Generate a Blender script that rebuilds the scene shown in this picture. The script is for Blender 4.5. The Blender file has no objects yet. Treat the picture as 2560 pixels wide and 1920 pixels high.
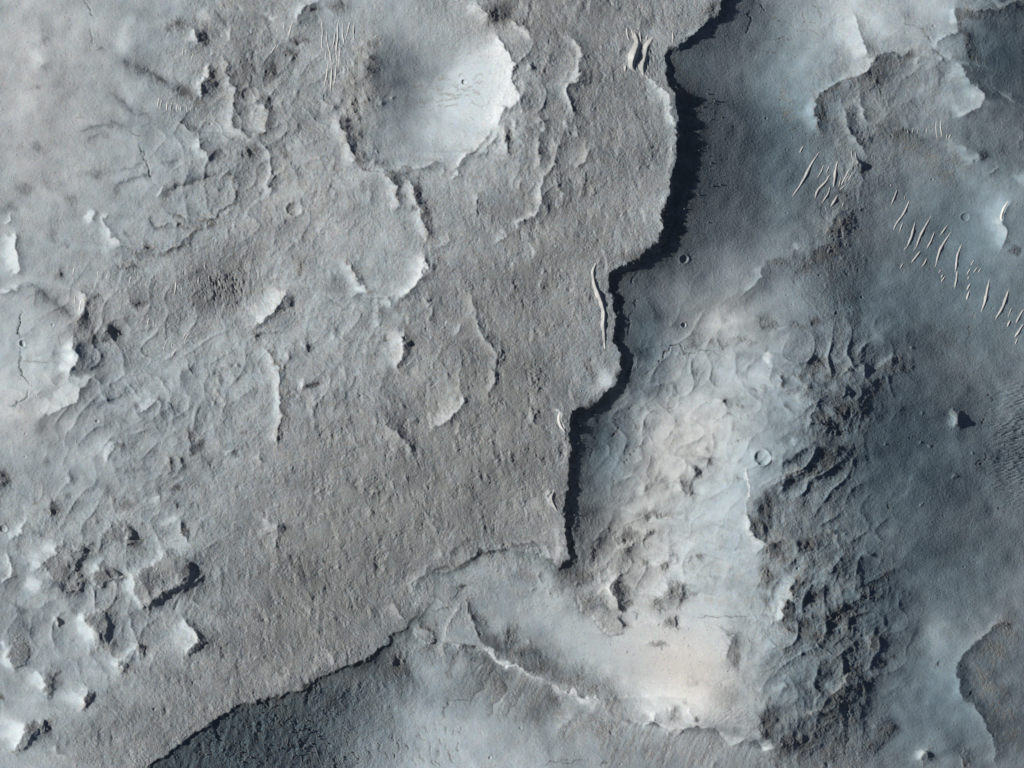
import bpy, math, random
import numpy as np

# ------------------------------------------------------------------ camera, light, exposure
scene = bpy.context.scene
SUN_EL = 26.0            # degrees above the horizon
SUN_AZ = 9.0            # degrees the sun stands north of due west (image left, a little up)
cam_data = bpy.data.cameras.new("camera")
cam = bpy.data.objects.new("camera", cam_data)
scene.collection.objects.link(cam)
scene.camera = cam
ALT = 20000.0
cam.location = (0, 0, ALT)
cam_data.sensor_width = 36.0
cam_data.lens = 36.0 * ALT / 2560.0
cam_data.clip_start = 10.0
cam_data.clip_end = 200000.0

world = bpy.data.worlds.new("World")
scene.world = world
world.use_nodes = True
wn = world.node_tree
bg = wn.nodes.get("Background") or wn.nodes.new("ShaderNodeBackground")
sky = wn.nodes.new("ShaderNodeTexSky")
sky.sky_type = 'NISHITA'
sky.sun_disc = False
sky.sun_elevation = math.radians(SUN_EL)
# direction to the sun in world: (-cos az, +sin az)
sun_dir = (-math.cos(math.radians(SUN_AZ)) * math.cos(math.radians(SUN_EL)),
           math.sin(math.radians(SUN_AZ)) * math.cos(math.radians(SUN_EL)),
           math.sin(math.radians(SUN_EL)))
sky.sun_rotation = math.atan2(sun_dir[0], sun_dir[1])
wn.links.new(sky.outputs[0], bg.inputs[0])
bg.inputs[1].default_value = 0.05
sky.air_density = 0.25
sky.dust_density = 1.0

sl = bpy.data.lights.new("sun", 'SUN')
sl.energy = 5.0
sl.angle = math.radians(0.5)
sl.color = (1.0, 0.98, 0.94)
sun = bpy.data.objects.new("sun", sl)
scene.collection.objects.link(sun)
from mathutils import Vector
sun.rotation_euler = Vector(sun_dir).to_track_quat('Z', 'Y').to_euler()
sun.location = (-3000, 1200, 2000)

scene.view_settings.view_transform = 'Standard'
scene.view_settings.look = 'None'
scene.view_settings.gamma = 1
scene.view_settings.use_curve_mapping = False
scene.view_settings.exposure = 0.11

# ------------------------------------------------------------------ grid in photograph metres (x right, y down)
STEP = 2.0
X0, X1, Y0, Y1 = -80.0, 2640.0, -80.0, 2000.0
NX = int((X1 - X0) / STEP) + 1
NY = int((Y1 - Y0) / STEP) + 1
xs = X0 + STEP * np.arange(NX)
ys = Y0 + STEP * np.arange(NY)
GX, GY = np.meshgrid(xs, ys)
GX = GX.astype(np.float32); GY = GY.astype(np.float32)
rng = np.random.default_rng(11)
random.seed(5)

KX = (np.fft.rfftfreq(NX, STEP))[None, :]
KY = (np.fft.fftfreq(NY, STEP))[:, None]

def band(wl, wid=0.45, stretch=1.0, ang=0.0, seed=0):
    """band-passed noise of unit deviation; features are `stretch` times longer along direction ang (deg, 90 = down)"""
    r = np.random.default_rng(seed)
    w = r.standard_normal((NY, NX)).astype(np.float32)
    a = math.radians(ang)
    k1 = KX * math.cos(a) + KY * math.sin(a)
    k2 = -KX * math.sin(a) + KY * math.cos(a)
    k = np.sqrt((k1 * stretch) ** 2 + k2 ** 2) + 1e-9
    f = np.exp(-(np.log(k * wl) / wid) ** 2)
    n = np.fft.irfft2(np.fft.rfft2(w) * f, s=(NY, NX))
    return (n / n.std()).astype(np.float32)

wx = band(90, seed=1) * 4 + band(32, seed=2) * 2.0 + band(13, seed=3) * 0.9
wy = band(90, seed=4) * 4 + band(32, seed=5) * 2.0 + band(13, seed=6) * 0.9
PX = GX + wx
PY = GY + wy

# ------------------------------------------------------------------ tools
TO = {n: ((n - 1) % 4 * 640, (n - 1) // 4 * 640) for n in range(1, 13)}
F = 640 / 1659.0
def pts(t, s):
    ox, oy = TO[t]
    out = []
    for q in s.split():
        a, b = q.split(',')
        out.append((ox + float(a) * F, oy + float(b) * F))
    return out

def win(x0, x1, y0, y1):
    i0 = max(0, int((x0 - X0) / STEP)); i1 = min(NX, int((x1 - X0) / STEP) + 2)
    j0 = max(0, int((y0 - Y0) / STEP)); j1 = min(NY, int((y1 - Y0) / STEP) + 2)
    return slice(j0, j1), slice(i0, i1)

def line_dist(P, X, Y):
    """distance, side (+1 = walker's right hand: west when walking down), end overshoot, run length 0..1"""
    best = np.full(X.shape, 1e9, np.float32)
    side = np.ones(X.shape, np.float32)
    over = np.zeros(X.shape, np.float32)
    run = np.zeros(X.shape, np.float32)
    L = [math.hypot(P[i+1][0]-P[i][0], P[i+1][1]-P[i][1]) for i in range(len(P)-1)]
    tot = sum(L) + 1e-6
    acc = 0
    for i in range(len(P) - 1):
        ax, ay = P[i]; bx, by = P[i + 1]
        l = max(L[i], 1e-3)
        ux, uy = (bx - ax) / l, (by - ay) / l
        dx = X - ax; dy = Y - ay
        t = dx * ux + dy * uy
        tc = np.clip(t, 0, l)
        d = np.hypot(dx - ux * tc, dy - uy * tc)
        m = d < best
        best = np.where(m, d, best)
        cr = ux * dy - uy * dx
        side = np.where(m, np.where(cr > 0, 1.0, -1.0), side)
        o = np.zeros_like(d)
        if i == 0: o = np.maximum(o, -t)
        if i == len(P) - 2: o = np.maximum(o, t - l)
        over = np.where(m, o, over)
        run = np.where(m, (acc + tc) / tot, run)
        acc += l
    return best, side, over, run

def inside(P, X, Y):
    r = np.zeros(X.shape, bool)
    n = len(P)
    for i in range(n):
        x1, y1 = P[i]; x2, y2 = P[(i + 1) % n]
        if y1 == y2: continue
        c = ((Y >= y1) != (Y >= y2))
        xi = x1 + (Y - y1) / (y2 - y1) * (x2 - x1)
        r ^= c & (X < xi)
    return r

def poly_signed(P, X, Y):
    d, _, _, _ = line_dist(P + [P[0]], X, Y)
    return np.where(inside(P, X, Y), d, -d)

def sstep(v, a, b):
    t = np.clip((v - a) / (b - a), 0, 1)
    return t * t * (3 - 2 * t)

# ------------------------------------------------------------------ the long scarp between the plateau and the low ground
SC = [(1930,-200),(1840,-60),(1807,0),(1793,27),(1770,58),(1735,81),(1704,104),(1689,120),(1668,122),(1661,138),(1660,174),
 (1668,208),(1689,239),(1693,270),(1692,328),(1687,386),(1681,444),(1671,482),(1660,517),(1655,567),(1643,602),
 (1612,633),(1592,648),(1565,665),(1535,669),(1523,682),(1519,725),(1531,740),(1535,794),(1533,852),(1546,887),
 (1554,922),(1546,941),(1519,976),(1494,999),(1477,1016),(1450,1020),(1425,1026),(1423,1064),(1426,1103),
 (1424,1141),(1420,1199),(1412,1242),(1408,1280),(1409,1319),(1417,1376),(1424,1392),(1396,1417),
 (1370,1400),(1330,1385),(1257,1373),(1238,1376),(1199,1373),(1180,1403),(1134,1427),(1084,1430),(1082,1473),(1076,1504),
 (1049,1531),(1006,1573),(960,1608),(933,1635),(906,1654),(856,1666),(802,1689),(752,1720),(698,1737),
 (640,1749),(617,1751),(559,1782),(521,1809),(478,1836),(417,1882),(355,1925),(240,2010),(60,2200)]
SPOLY = SC + [(-3000, 2200), (-3000, -200)]
wsx = GX + band(60, seed=21) * 2.5 + band(20, seed=22) * 1.4 + band(9, seed=23) * 0.6
wsy = GY + band(60, seed=24) * 2.5 + band(20, seed=25) * 1.4 + band(9, seed=26) * 0.6
sd, _, _, srun = line_dist(SC, wsx, wsy)
SIN = inside(SPOLY, wsx, wsy)
sd = np.where(SIN, sd, -sd)                      # positive on the plateau
# cliff height along the scarp, by y of nearest run
_rl = [0]
for i in range(len(SC) - 1): _rl.append(_rl[-1] + math.hypot(SC[i+1][0]-SC[i][0], SC[i+1][1]-SC[i][1]))
_rl = np.array(_rl) / _rl[-1]
# values given along the line are spread over the land smoothly, by nearness to the line
SAMP_R = np.linspace(0, 1, 140)
_cum = _rl * 1.0
SAMP_P = np.stack([np.interp(SAMP_R, _cum, [p[0] for p in SC]), np.interp(SAMP_R, _cum, [p[1] for p in SC])], 1)
_cx, _cy = xs[::5], ys[::5]
_D2 = (_cx[None, :, None] - SAMP_P[None, None, :, 0]) ** 2 + (_cy[:, None, None] - SAMP_P[None, None, :, 1]) ** 2
_dm = np.sqrt(_D2.min(-1, keepdims=True))
SAMP_W = np.exp(-(_D2 - _dm ** 2) / (2 * (28 + 0.45 * _dm) ** 2)).astype(np.float32)
SAMP_W /= SAMP_W.sum(-1, keepdims=True)
def upsample(a):
    t = np.stack([np.interp(xs, _cx, r) for r in a])
    fy = np.clip((ys - _cy[0]) / (_cy[1] - _cy[0]), 0, len(_cy) - 1.001); j = fy.astype(int); f = (fy - j)[:, None]
    return (t[j] * (1 - f) + t[j + 1] * f).astype(np.float32)
def at_index(vals):
    rv = np.interp(SAMP_R, [_rl[i] for i, v in vals], [v for i, v in vals]).astype(np.float32)
    return upsample(np.tensordot(SAMP_W, rv, 1))
CH = at_index([(0,14),(6,13),(8,6),(10,9),(12,13),(14,16),(17,16),(19,26),(21,26),(22,14),(25,14),(28,18),(31,14),(34,14),(36,22),(38,14),
               (42,14),(45,18),(46,22),(47,18),(48,3),(54,5),(57,3),(59,7),(61,9),(64,8),(75,9)])
CW = at_index([(0,16),(10,14),(12,26),(20,26),(23,14),(47,16),(48,10),(60,8),(75,9)])
CH = CH * np.where(GY < 700, 0.30, 0.24)
scarp_h = CH * (1 - sstep(-sd, 0, CW)) 

# ------------------------------------------------------------------ brightness the slopes must return (0..255), 128 m cells
def grid(txt):
    return [[(-1 if q == '.' else float(q)) for q in l.split()] for l in txt.strip().splitlines()]
GP = grid("""
158 160 152 150 145 142 150 152 148 138 130 125 132 135 .   .   .   .   .   .
160 150 148 140 135 140 150 130 148 200 130 125 130 .   .   .   .   .   .   .
158 152 152 150 140 145 135 132 158 205 125 130 130 140 .   .   .   .   .   .
152 155 155 148 138 150 155 140 148 142 130 130 135 .   .   .   .   .   .   .
148 148 145 145 138 145 148 150 142 138 125 130 138 .   .   .   .   .   .   .
155 150 148 135 120 145 150 150 132 128 125 135 .   .   .   .   .   .   .   .
160 140 130 145 150 148 148 145 132 126 125 135 .   .   .   .   .   .   .   .
175 140 150 150 148 148 142 142 138 128 125 138 .   .   .   .   .   .   .   .
155 148 140 138 148 138 135 132 132 126 125 .   .   .   .   .   .   .   .   .
140 145 145 138 140 138 130 128 126 122 125 .   .   .   .   .   .   .   .   .
150 145 148 140 135 130 128 125 124 122 138 .   .   .   .   .   .   .   .   .
140 145 145 142 130 125 125 125 135 .   .   .   .   .   .   .   .   .   .   .
135 150 140 138 125 125 125 125 .   .   .   .   .   .   .   .   .   .   .   .
150 148 138 128 125 125 .   .   .   .   .   .   .   .   .   .   .   .   .   .
150 138 128 125 .   .   .   .   .   .   .   .   .   .   .   .   .   .   .   .
""")
GV = grid("""
.   .   .   .   .   .   .   .   .   .   .   .   .   78  88  135 172 160 160 85
.   .   .   .   .   .   .   .   .   .   .   .   95  80  95  150 115 115 135 62
.   .   .   .   .   .   .   .   .   .   .   .   .   72  80  115 125 118 128 95
.   .   .   .   .   .   .   .   .   .   .   .   .   72  86  108 120 118 122 135
.   .   .   .   .   .   .   .   .   .   .   .   .   76  98  118 95  105 112 135
.   .   .   .   .   .   .   .   .   .   .   .   88  120 138 120 88  100 108 120
.   .   .   .   .   .   .   .   .   .   .   .   88  130 160 125 105 98  102 115
.   .   .   .   .   .   .   .   .   .   .   68  112 168 165 140 85  78  94  110
.   .   .   .   .   .   .   .   .   .   .   75  152 170 172 118 82  80  84  102
.   .   .   .   .   .   .   .   .   .   .   95  155 165 168 104 94  90  84  100
.   .   .   .   .   .   .   .   .   .   .   92  165 175 166 124 100 98  92  100
.   .   .   .   .   .   .   .   145 145 150 150 155 168 163 120 90  90  100 115
.   .   .   .   .   .   .   105 145 142 160 178 188 195 165 118 88  98  132 108
.   .   .   .   60  60  66  92  150 125 122 142 180 205 160 124 72  108 132 110
.   .   .   60  62  72  95  140 160 160 145 140 130 128 140 88  100 112 116 106
""")
RG = grid("""
1 1 1 2 6 5 1 1 3 5 7 6 6 5 1 3 3 2 2 1
1 1 2 3 7 4 6 1 1 2 4 6 5 1 2 3 3 3 3 1
1 1 1 3 5 5 5 2 1 3 6 6 6 2 2 3 4 3 2 1
1 2 2 2 4 6 6 3 4 5 6 6 6 2 2 2 3 3 2 2
2 2 2 2 5 6 6 4 5 5 7 7 6 2 3 3 4 2 2 2
1 2 4 6 9 5 3 2 6 7 7 7 2 2 3 4 4 3 2 2
1 3 3 4 3 4 4 5 6 7 7 5 2 2 3 3 3 3 2 2
1 1 2 2 4 4 5 5 7 8 8 3 1 3 4 4 5 4 3 2
1 1 3 3 3 6 7 7 7 8 8 3 2 2 3 5 5 2 2 3
3 2 3 3 5 6 7 8 8 8 8 4 2 2 3 4 3 2 2 3
3 3 4 3 4 7 8 8 8 7 6 3 3 3 3 5 3 2 2 2
2 3 3 2 4 8 8 7 4 2 3 4 4 3 2 4 5 3 2 2
2 1 2 4 6 8 8 4 3 2 1 1 1 1 3 4 6 3 2 2
2 2 4 6 7 7 5 4 2 2 3 2 2 2 3 3 6 3 2 2
2 4 6 5 5 5 4 3 2 2 2 2 2 2 3 5 6 4 3 3
""")
def spread(G, sig=84.0):
    V = np.array(G); M = (V >= 0).astype(float); V = V * M
    cx = 64 + 128 * np.arange(20); cy = 64 + 128 * np.arange(15)
    out = 0; wsum = 0
    for s, k in ((sig, 1.0), (sig * 2.5, 1e-3)):
        WX_ = np.exp(-((xs[:, None] - cx[None]) / s) ** 2)
        WY_ = np.exp(-((ys[:, None] - cy[None]) / s) ** 2)
        out = out + k * (WY_ @ V @ WX_.T); wsum = wsum + k * (WY_ @ M @ WX_.T)
    return (out / (wsum + 1e-12)).astype(np.float32)
TP = spread(GP); TV = spread(GV)
RO = spread(RG, 90.0)
mix = sstep(sd, -3, 3)
RO = RO * (1 - .65 * (1 - mix) * sstep(GX, 2080, 2230) * sstep(GY, 380, 560))
RO = RO * (1 - 0.8 * (1 - mix) * np.clip(1 - (np.maximum(GX - 1900, 0) + np.maximum(GY - 1150, 0)) / 200, 0, 1))
TONE = TP * mix + TV * (1 - mix)
TONE = TONE + (band(170, .5, seed=71) * 4 + band(60, .5, seed=72) * 2.0 + band(28, .5, seed=73) * 1.0)
def soft(x, y, rx, ry, ang_=0):
    c, q = math.cos(math.radians(ang_)), math.sin(math.radians(ang_))
    u = ((GX - x) * c + (GY - y) * q) / rx; v = (-(GX - x) * q + (GY - y) * c) / ry
    return np.exp(-(u * u + v * v) ** 1.5)
HILLY = np.maximum.reduce([soft(2080,960,190,150,-35), soft(2030,1180,130,120,-40), soft(2060,1560,190,330,10), .55*soft(1720,1080,230,330,20), .45*soft(1620,1380,220,150,0), .34*soft(2250,200,260,160), .46*soft(280,1450,330,330)*(sd > 0), .46*soft(380,950,400,300), .42*soft(650,400,320,380), .44*soft(1330,300,130,280), .36*soft(900,900,260,260)])
TONE = TONE + HILLY * (8 * band(75, .5, 1.8, -38, 101) + 5 * band(38, .5, 1.7, -45, 102) + 3 * band(20, .5, 1.4, -50, 103))
BASE = TONE.copy()
def ridged(wl, st, an, sd_):
    n = band(wl, .45, st, an, sd_)
    n = 1 - np.abs(n) * 1.3
    return np.where(n > 0, np.maximum(n, 0) ** 1.3, n * .4)
_r1 = ridged(100, 1.3, -42, 121); _r2 = ridged(48, 1.35, -70, 122); _r3 = ridged(22, 1.3, -30, 123); _r4 = ridged(10, 1.2, -60, 124)
SPUR = HILLY ** 1.25 * (1 - .42 * sstep(GX, 1850, 1980)) * (4.6 * _r1 + 2.3 * _r2 * (.45 + .6 * _r1) + 1.0 * _r3 * (.5 + .5 * _r2) + .38 * _r4)
SPUR = np.where(np.isfinite(SPUR), SPUR, 0)
H2 = SPUR.astype(np.float32) + 0 * TONE                          # hand-placed height (knobs, craters, cracks)
ROCK = np.zeros_like(TONE)                        # bare rock showing through the dust; also set by dark strokes and blobs
EXTRA_R = np.zeros_like(TONE)
CRK = np.zeros_like(TONE)
PATCH = np.clip(0.5 + 0.35 * band(70, .6, seed=31) + 0.3 * band(22, .6, seed=32), 0, 1)

def S(t, s, wA, wB, dA, dB, p=1.25):
    P = pts(t, s); wA *= F; wB *= F
    m = 4.5 * max(wA, wB) + 22
    sy, sx = win(min(q[0] for q in P) - m, max(q[0] for q in P) + m, min(q[1] for q in P) - m, max(q[1] for q in P) + m)
    d, side, over, run = line_dist(P, PX[sy, sx], PY[sy, sx])
    w = np.where(side > 0, wA, wB)
    e = np.exp(-(d / w) ** p) * np.exp(-np.maximum(over, 0) / (0.6 * w + 2))
    taper = sstep(run, -0.02, 0.16) * (1 - sstep(run, 0.84, 1.02)) * 0.75 + 0.25
    dA *= 1.4; dB *= 1.4
    v = np.where(side > 0, dA, dB)
    # soften the change of sign at the crest
    k = np.clip(d / 2.2, 0, 1)
    v = v * k + (dA + dB) * 0.5 * (1 - k)
    TONE[sy, sx] += v * e * taper
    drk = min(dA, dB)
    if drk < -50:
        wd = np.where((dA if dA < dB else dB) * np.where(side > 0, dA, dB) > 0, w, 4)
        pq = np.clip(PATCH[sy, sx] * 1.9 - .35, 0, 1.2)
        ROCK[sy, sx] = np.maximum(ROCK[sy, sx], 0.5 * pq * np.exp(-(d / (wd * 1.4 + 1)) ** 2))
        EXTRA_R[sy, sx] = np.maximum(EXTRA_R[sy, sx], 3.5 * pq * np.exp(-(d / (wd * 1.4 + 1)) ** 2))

def G(t, x, y, rx, ry, a, ang=0):
    a *= 1.3
    ox, oy = TO[t]; cx = ox + x * F; cy = oy + y * F; rx *= F; ry *= F
    m = 3 * max(rx, ry) + 20
    sy, sx = win(cx - m, cx + m, cy - m, cy + m)
    c, s_ = math.cos(math.radians(ang)), math.sin(math.radians(ang))
    dx = PX[sy, sx] - cx; dy = PY[sy, sx] - cy
    u = (dx * c + dy * s_) / rx; v = (-dx * s_ + dy * c) / ry
    q = np.exp(-(u * u + v * v) ** 1.15)
    TONE[sy, sx] += a * q
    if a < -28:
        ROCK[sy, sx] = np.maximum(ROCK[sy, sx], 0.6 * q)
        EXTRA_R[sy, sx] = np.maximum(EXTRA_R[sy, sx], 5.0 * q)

def K(t, x, y, r, a=0.45, el=1.0, ang=0):
    ox, oy = TO[t]; cx = ox + x * F; cy = oy + y * F; r *= F
    sy, sx = win(cx - 3.5 * r - 12, cx + 3.5 * r + 12, cy - 3.5 * r - 12, cy + 3.5 * r + 12)
    c, s_ = math.cos(math.radians(ang)), math.sin(math.radians(ang))
    dx = PX[sy, sx] * .7 + GX[sy, sx] * .3 - cx; dy = PY[sy, sx] * .7 + GY[sy, sx] * .3 - cy
    u = (dx * c + dy * s_) / (r * el); v = (-dx * s_ + dy * c) / r
    d = np.sqrt(u * u + v * v)
    H2[sy, sx] += a * r * np.exp(-d ** 1.5)
    ROCK[sy, sx] = np.maximum(ROCK[sy, sx], 0.6 * np.exp(-(d / 1.2) ** 4))

def crack(t, s, w=4, dep=1.5):
    P = pts(t, s); w = max(w * F, 1.5)
    sy, sx = win(min(q[0] for q in P) - 25, max(q[0] for q in P) + 25, min(q[1] for q in P) - 25, max(q[1] for q in P) + 25)
    wxx = PX[sy, sx]; wyy = PY[sy, sx]
    d, side, over, run = line_dist(P, wxx, wyy)
    e = np.exp(-(d / w) ** 2) * (0.35 + 0.65 * sstep(run, 0, .25) * (1 - sstep(run, .75, 1)))
    e = e * np.exp(-np.maximum(over, 0) / 2)
    H2[sy, sx] -= dep * 1.2 * e
    CRK[sy, sx] = np.maximum(CRK[sy, sx], min(0.9, 0.4 + 0.3 * dep) * e * (1 if dep > .8 else .5))
    ROCK[sy, sx] = np.maximum(ROCK[sy, sx], 1.1 * e)

# ---- north-west dust plain
S(1,"700,600 800,680 900,730 1000,790",18,18,-22,-20)
S(1,"760,380 900,440 1010,500 1100,560 1230,610",30,30,-26,-18)
S(1,"1250,170 1260,240 1270,290",32,55,75,-45); G(1,1330,235,45,50,-32)
S(1,"1400,100 1470,200",25,15,-15,-30)
S(1,"1370,420 1340,500 1280,610",30,60,62,-66)
S(1,"1390,330 1375,365",15,15,35,-35)
G(1,1150,150,70,28,-26,-15); G(1,1085,190,25,14,-22); G(1,1180,580,60,30,-30,20); G(1,1030,530,35,18,-25)
S(1,"1160,790 1250,850",20,30,22,-34); S(1,"1320,890 1320,960 1340,1030",35,50,26,-34)
S(1,"500,850 570,835 720,825 840,815",12,12,-24,-18); S(1,"540,895 650,882 710,868",12,12,-20,-14)
crack(1,"880,940 920,990 960,1050 970,1090 1010,1170",5,2.0); crack(1,"840,840 880,870 910,880"); crack(1,"550,10 600,90",5); crack(1,"575,160 590,240 610,290"); crack(1,"1010,1170 1050,1220",4,1)
crack(1,"540,760 500,810",3,.8); crack(1,"130,900 150,960 110,1030",3,.7)
S(1,"760,1100 800,1075 860,1055 960,1050",12,12,-25,-10); S(1,"750,1230 850,1180 920,1145 1000,1110",20,18,-30,-14)
S(1,"1060,1290 1100,1240 1160,1210 1250,1185 1340,1165",12,14,-10,-45); S(1,"1075,1190 1050,1240 1020,1285",14,12,38,-35)
S(1,"1460,1130 1500,1180 1530,1280 1460,1350 1400,1400 1340,1425 1200,1410 1100,1400",14,16,10,-58)
S(1,"980,1400 990,1445 1080,1460 1200,1455 1285,1470",14,16,-55,5); S(1,"1290,1465 1250,1530 1160,1580 1080,1630 1040,1650",10,18,8,-60)
S(1,"590,1370 610,1440",45,30,55,-14); S(1,"700,1380 680,1430 720,1540 770,1590",26,24,34,-24)
S(1,"750,1600 830,1620 900,1630 1000,1640",26,20,-52,-10)
S(1,"95,1520 110,1590 115,1659",55,30,85,-30); S(1,"65,1390 40,1450",18,20,40,-20)
S(1,"1440,400 1500,560 1520,620 1490,720 1520,800 1600,900 1659,870",45,30,36,-28)
G(1,1325,120,30,35,38); S(1,"1480,150 1500,280",22,18,42,-18); G(1,1590,400,70,180,-18); G(1,1625,965,50,40,-42); G(1,1400,960,40,80,-18)
for q in ((290,430,35,30),(240,560,30,18),(230,940,35,40),(170,1220,50,40),(450,1280,60,45),(600,1130,90,22),(650,320,22,14),(300,250,40,30),(60,1350,60,30),(360,1520,30,50),(420,1590,28,20),(820,1520,12,20),(1300,1150,60,22),(1100,1050,35,16)):
    G(1,q[0],q[1],q[2],q[3],-20)
G(1,800,270,40,70,14); G(1,60,200,120,140,8); G(1,230,380,50,70,12)
# ---- the big crater
S(2,"1580,240 1630,330 1659,450 1684,560 1679,640 1659,690",150,16,70,-55); S(2,"1659,690 1600,760 1570,830",130,22,52,-45)
S(2,"1570,830 1500,880 1450,940 1380,1000 1330,1060 1280,1100",40,40,40,-26); S(2,"1200,1060 1100,1085 1000,1090 900,1115",40,30,16,-24)
G(2,1250,820,240,110,14,-30); G(2,1500,470,170,60,18); G(2,960,480,130,250,-20); G(2,790,430,60,170,-20)
S(2,"550,740 540,800 570,860 620,960 640,1010 640,1080",50,30,52,-55); S(2,"640,1080 760,1100 850,1110 920,1160",35,35,18,-22)
G(2,600,850,22,24,-60); G(2,600,780,22,20,-45)
S(2,"850,1130 920,1170 910,1250 920,1300 910,1380",42,22,48,-66); S(2,"980,1170 1030,1230 1020,1290 1070,1330 1090,1400 1100,1480 1100,1580",42,34,48,-50)
G(2,1042,1275,28,32,-60); G(2,1025,1340,24,22,-40); G(2,995,1100,24,20,-42)
for q in ((720,280,22),(735,370,22),(705,440,22),(640,415,22),(605,490,22),(700,492,18),(600,545,20),(556,592,20),(625,655,22),(660,780,18),(665,870,20),(700,890,16),(540,640,22),(500,692,20),(620,385,14),(650,540,16),(690,650,12),(880,630,14),(830,650,12),(670,330,15),(580,700,14),(630,720,14),(715,640,11),(610,1010,18),(780,990,10),(700,1010,16),(760,1050,16)):
    K(2,q[0]-6,q[1],q[2]*random.uniform(.7,1.15),random.uniform(.35,.7),random.uniform(.8,1.7),random.uniform(0,180))
S(2,"400,0 330,50 290,90 270,130",45,55,48,-34); G(2,540,45,60,40,-28); G(2,380,75,30,20,-32)
S(2,"50,100 100,120 140,110",20,20,-10,28); G(2,95,460,36,70,-48); G(2,60,655,30,40,-28); S(2,"10,690 65,740 60,830 20,860",60,30,46,-38); G(2,105,780,25,40,-18)
S(2,"30,920 90,1000 95,1100 85,1200 95,1280",32,38,26,-30); G(2,262,245,38,34,-34); G(2,320,270,16,20,-30); G(2,200,990,16,24,-24); G(2,220,340,40,20,-24)
S(2,"1430,20 1510,100",55,20,52,-10); G(2,1570,105,55,55,-62); G(2,1610,50,50,60,-22); G(2,1590,150,20,40,26)
S(2,"1310,1100 1335,1150 1290,1190",26,20,40,-22); S(2,"1430,1270 1440,1360",25,30,24,-20); S(2,"1620,1510 1540,1570",25,20,24,-16); S(2,"1230,1500 1230,1590",28,26,18,-20); S(2,"1180,1605 1230,1585",10,10,-25,15)
S(2,"1605,860 1625,960 1655,1030",34,26,30,-50); G(2,1645,880,20,60,-40); S(2,"1560,870 1540,940 1440,1010",20,18,24,-26)
S(2,"1200,1090 1205,1140",14,16,18,-28); S(2,"1310,830 1560,690",10,10,3,-3)
for i in range(46):
    x = random.uniform(1040, 1480); y = random.uniform(460, 700) - (x - 1260) * 0.03
    crack(2, f"{x:.0f},{y:.0f} {x+random.uniform(25,75):.0f},{y-random.uniform(-4,10):.0f}", 3, random.uniform(.2, .6))
# ---- plateau east of it
S(3,"380,230 440,310 455,360 430,400 430,470 390,540 385,620 385,700 400,780",42,45,42,-32); K(3,128,450,22,.8); S(3,"0,130 60,180 110,240",40,40,34,-34)
S(3,"200,760 205,820 185,870",24,22,34,-30); S(3,"170,890 185,950 180,1010 140,1080",28,26,42,-32); S(3,"290,900 290,1000 260,1130",26,26,32,-26)
S(3,"260,1130 210,1150 190,1230 185,1320 140,1395 60,1450 20,1520",32,28,44,-26); S(3,"430,800 410,900",22,26,24,-24); S(3,"515,970 470,1020 430,1100",34,32,28,-22)
S(3,"490,1120 440,1250 435,1340",24,30,8,-26); S(3,"320,1160 325,1250 300,1310",24,24,20,-22); G(3,350,810,26,28,24); S(3,"20,780 30,850",22,20,30,-24); S(3,"60,1180 40,1240",20,20,26,-20)
S(3,"850,490 930,570 1000,620 1035,690 1045,760 1055,850",34,14,40,-6); S(3,"1052,850 1040,950 1030,1100 1010,1240 975,1340 968,1470 940,1560",26,8,24,0)
G(3,890,150,45,38,-20); G(3,940,250,50,60,8); K(3,815,1100,10,.6); G(3,850,1400,12,45,20); G(3,740,1350,16,14,20); G(3,120,1620,30,40,16); G(3,545,590,15,40,16); G(3,560,700,60,80,-8)
S(3,"1340,70 1270,150 1180,215 1100,270",16,4,26,0); S(3,"100,1510 130,1640",20,20,18,-14)
S(3,"560,560 545,620",12,16,12,-16); G(3,760,380,35,80,20)
# valley below the scarp
S(3,"1580,-20 1480,90 1380,160 1250,230",40,60,-28,-14); crack(3,"1550,60 1520,160 1490,210",4,1); crack(3,"1600,20 1659,70",4,1)
G(3,1110,700,60,100,-12); G(3,1150,1200,80,120,-8); G(3,1300,60,60,40,-25,-35); G(3,1040,1450,70,120,-16); G(3,1030,1590,110,60,-12)
# ---- north-east
S(4,"1290,45 1400,72 1500,66 1600,42 1700,15",26,10,-75,25); G(4,1500,25,150,18,35)
S(4,"1212,40 1208,110 1225,150",24,60,36,-38); S(4,"1230,150 1250,220 1300,320 1340,410",10,26,-58,-30); S(4,"1340,410 1420,500 1500,580 1600,650 1700,700",12,8,-8,30); S(4,"1360,440 1460,560 1560,690",8,10,24,-30)
G(4,1300,260,60,70,-18); G(4,1350,110,50,30,-22); G(4,1560,620,60,40,20,35)
S(4,"560,80 590,140 590,250 640,310 660,370",85,40,48,-24); S(4,"700,350 640,430 570,490",45,32,36,-105); S(4,"570,490 450,530 390,560 330,620 300,660",36,34,26,-38)
S(4,"300,640 330,690 310,740 330,830",48,36,52,-66); S(4,"690,350 760,340 850,350 950,320",45,20,-42,8); G(4,700,480,70,70,-28); G(4,650,560,60,40,-14)
S(4,"1080,290 1120,260 1180,230 1230,215",30,14,-30,20); S(4,"1040,280 1130,340 1190,375",20,24,-20,40); K(4,1130,388,14,.9); K(4,980,395,14,.6); K(4,840,370,10,.6); G(4,1120,480,20,90,-20)
S(4,"1200,400 1260,450 1330,510 1370,570 1400,650",75,26,56,-34); S(4,"1400,650 1370,690 1300,715 1220,750",60,26,34,-12); G(4,1370,625,30,30,36)
S(4,"520,680 530,760 520,820 560,880 600,940 610,1000",32,30,28,-34); S(4,"590,600 600,680 640,780",34,26,24,-30); G(4,610,740,20,40,14)
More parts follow.
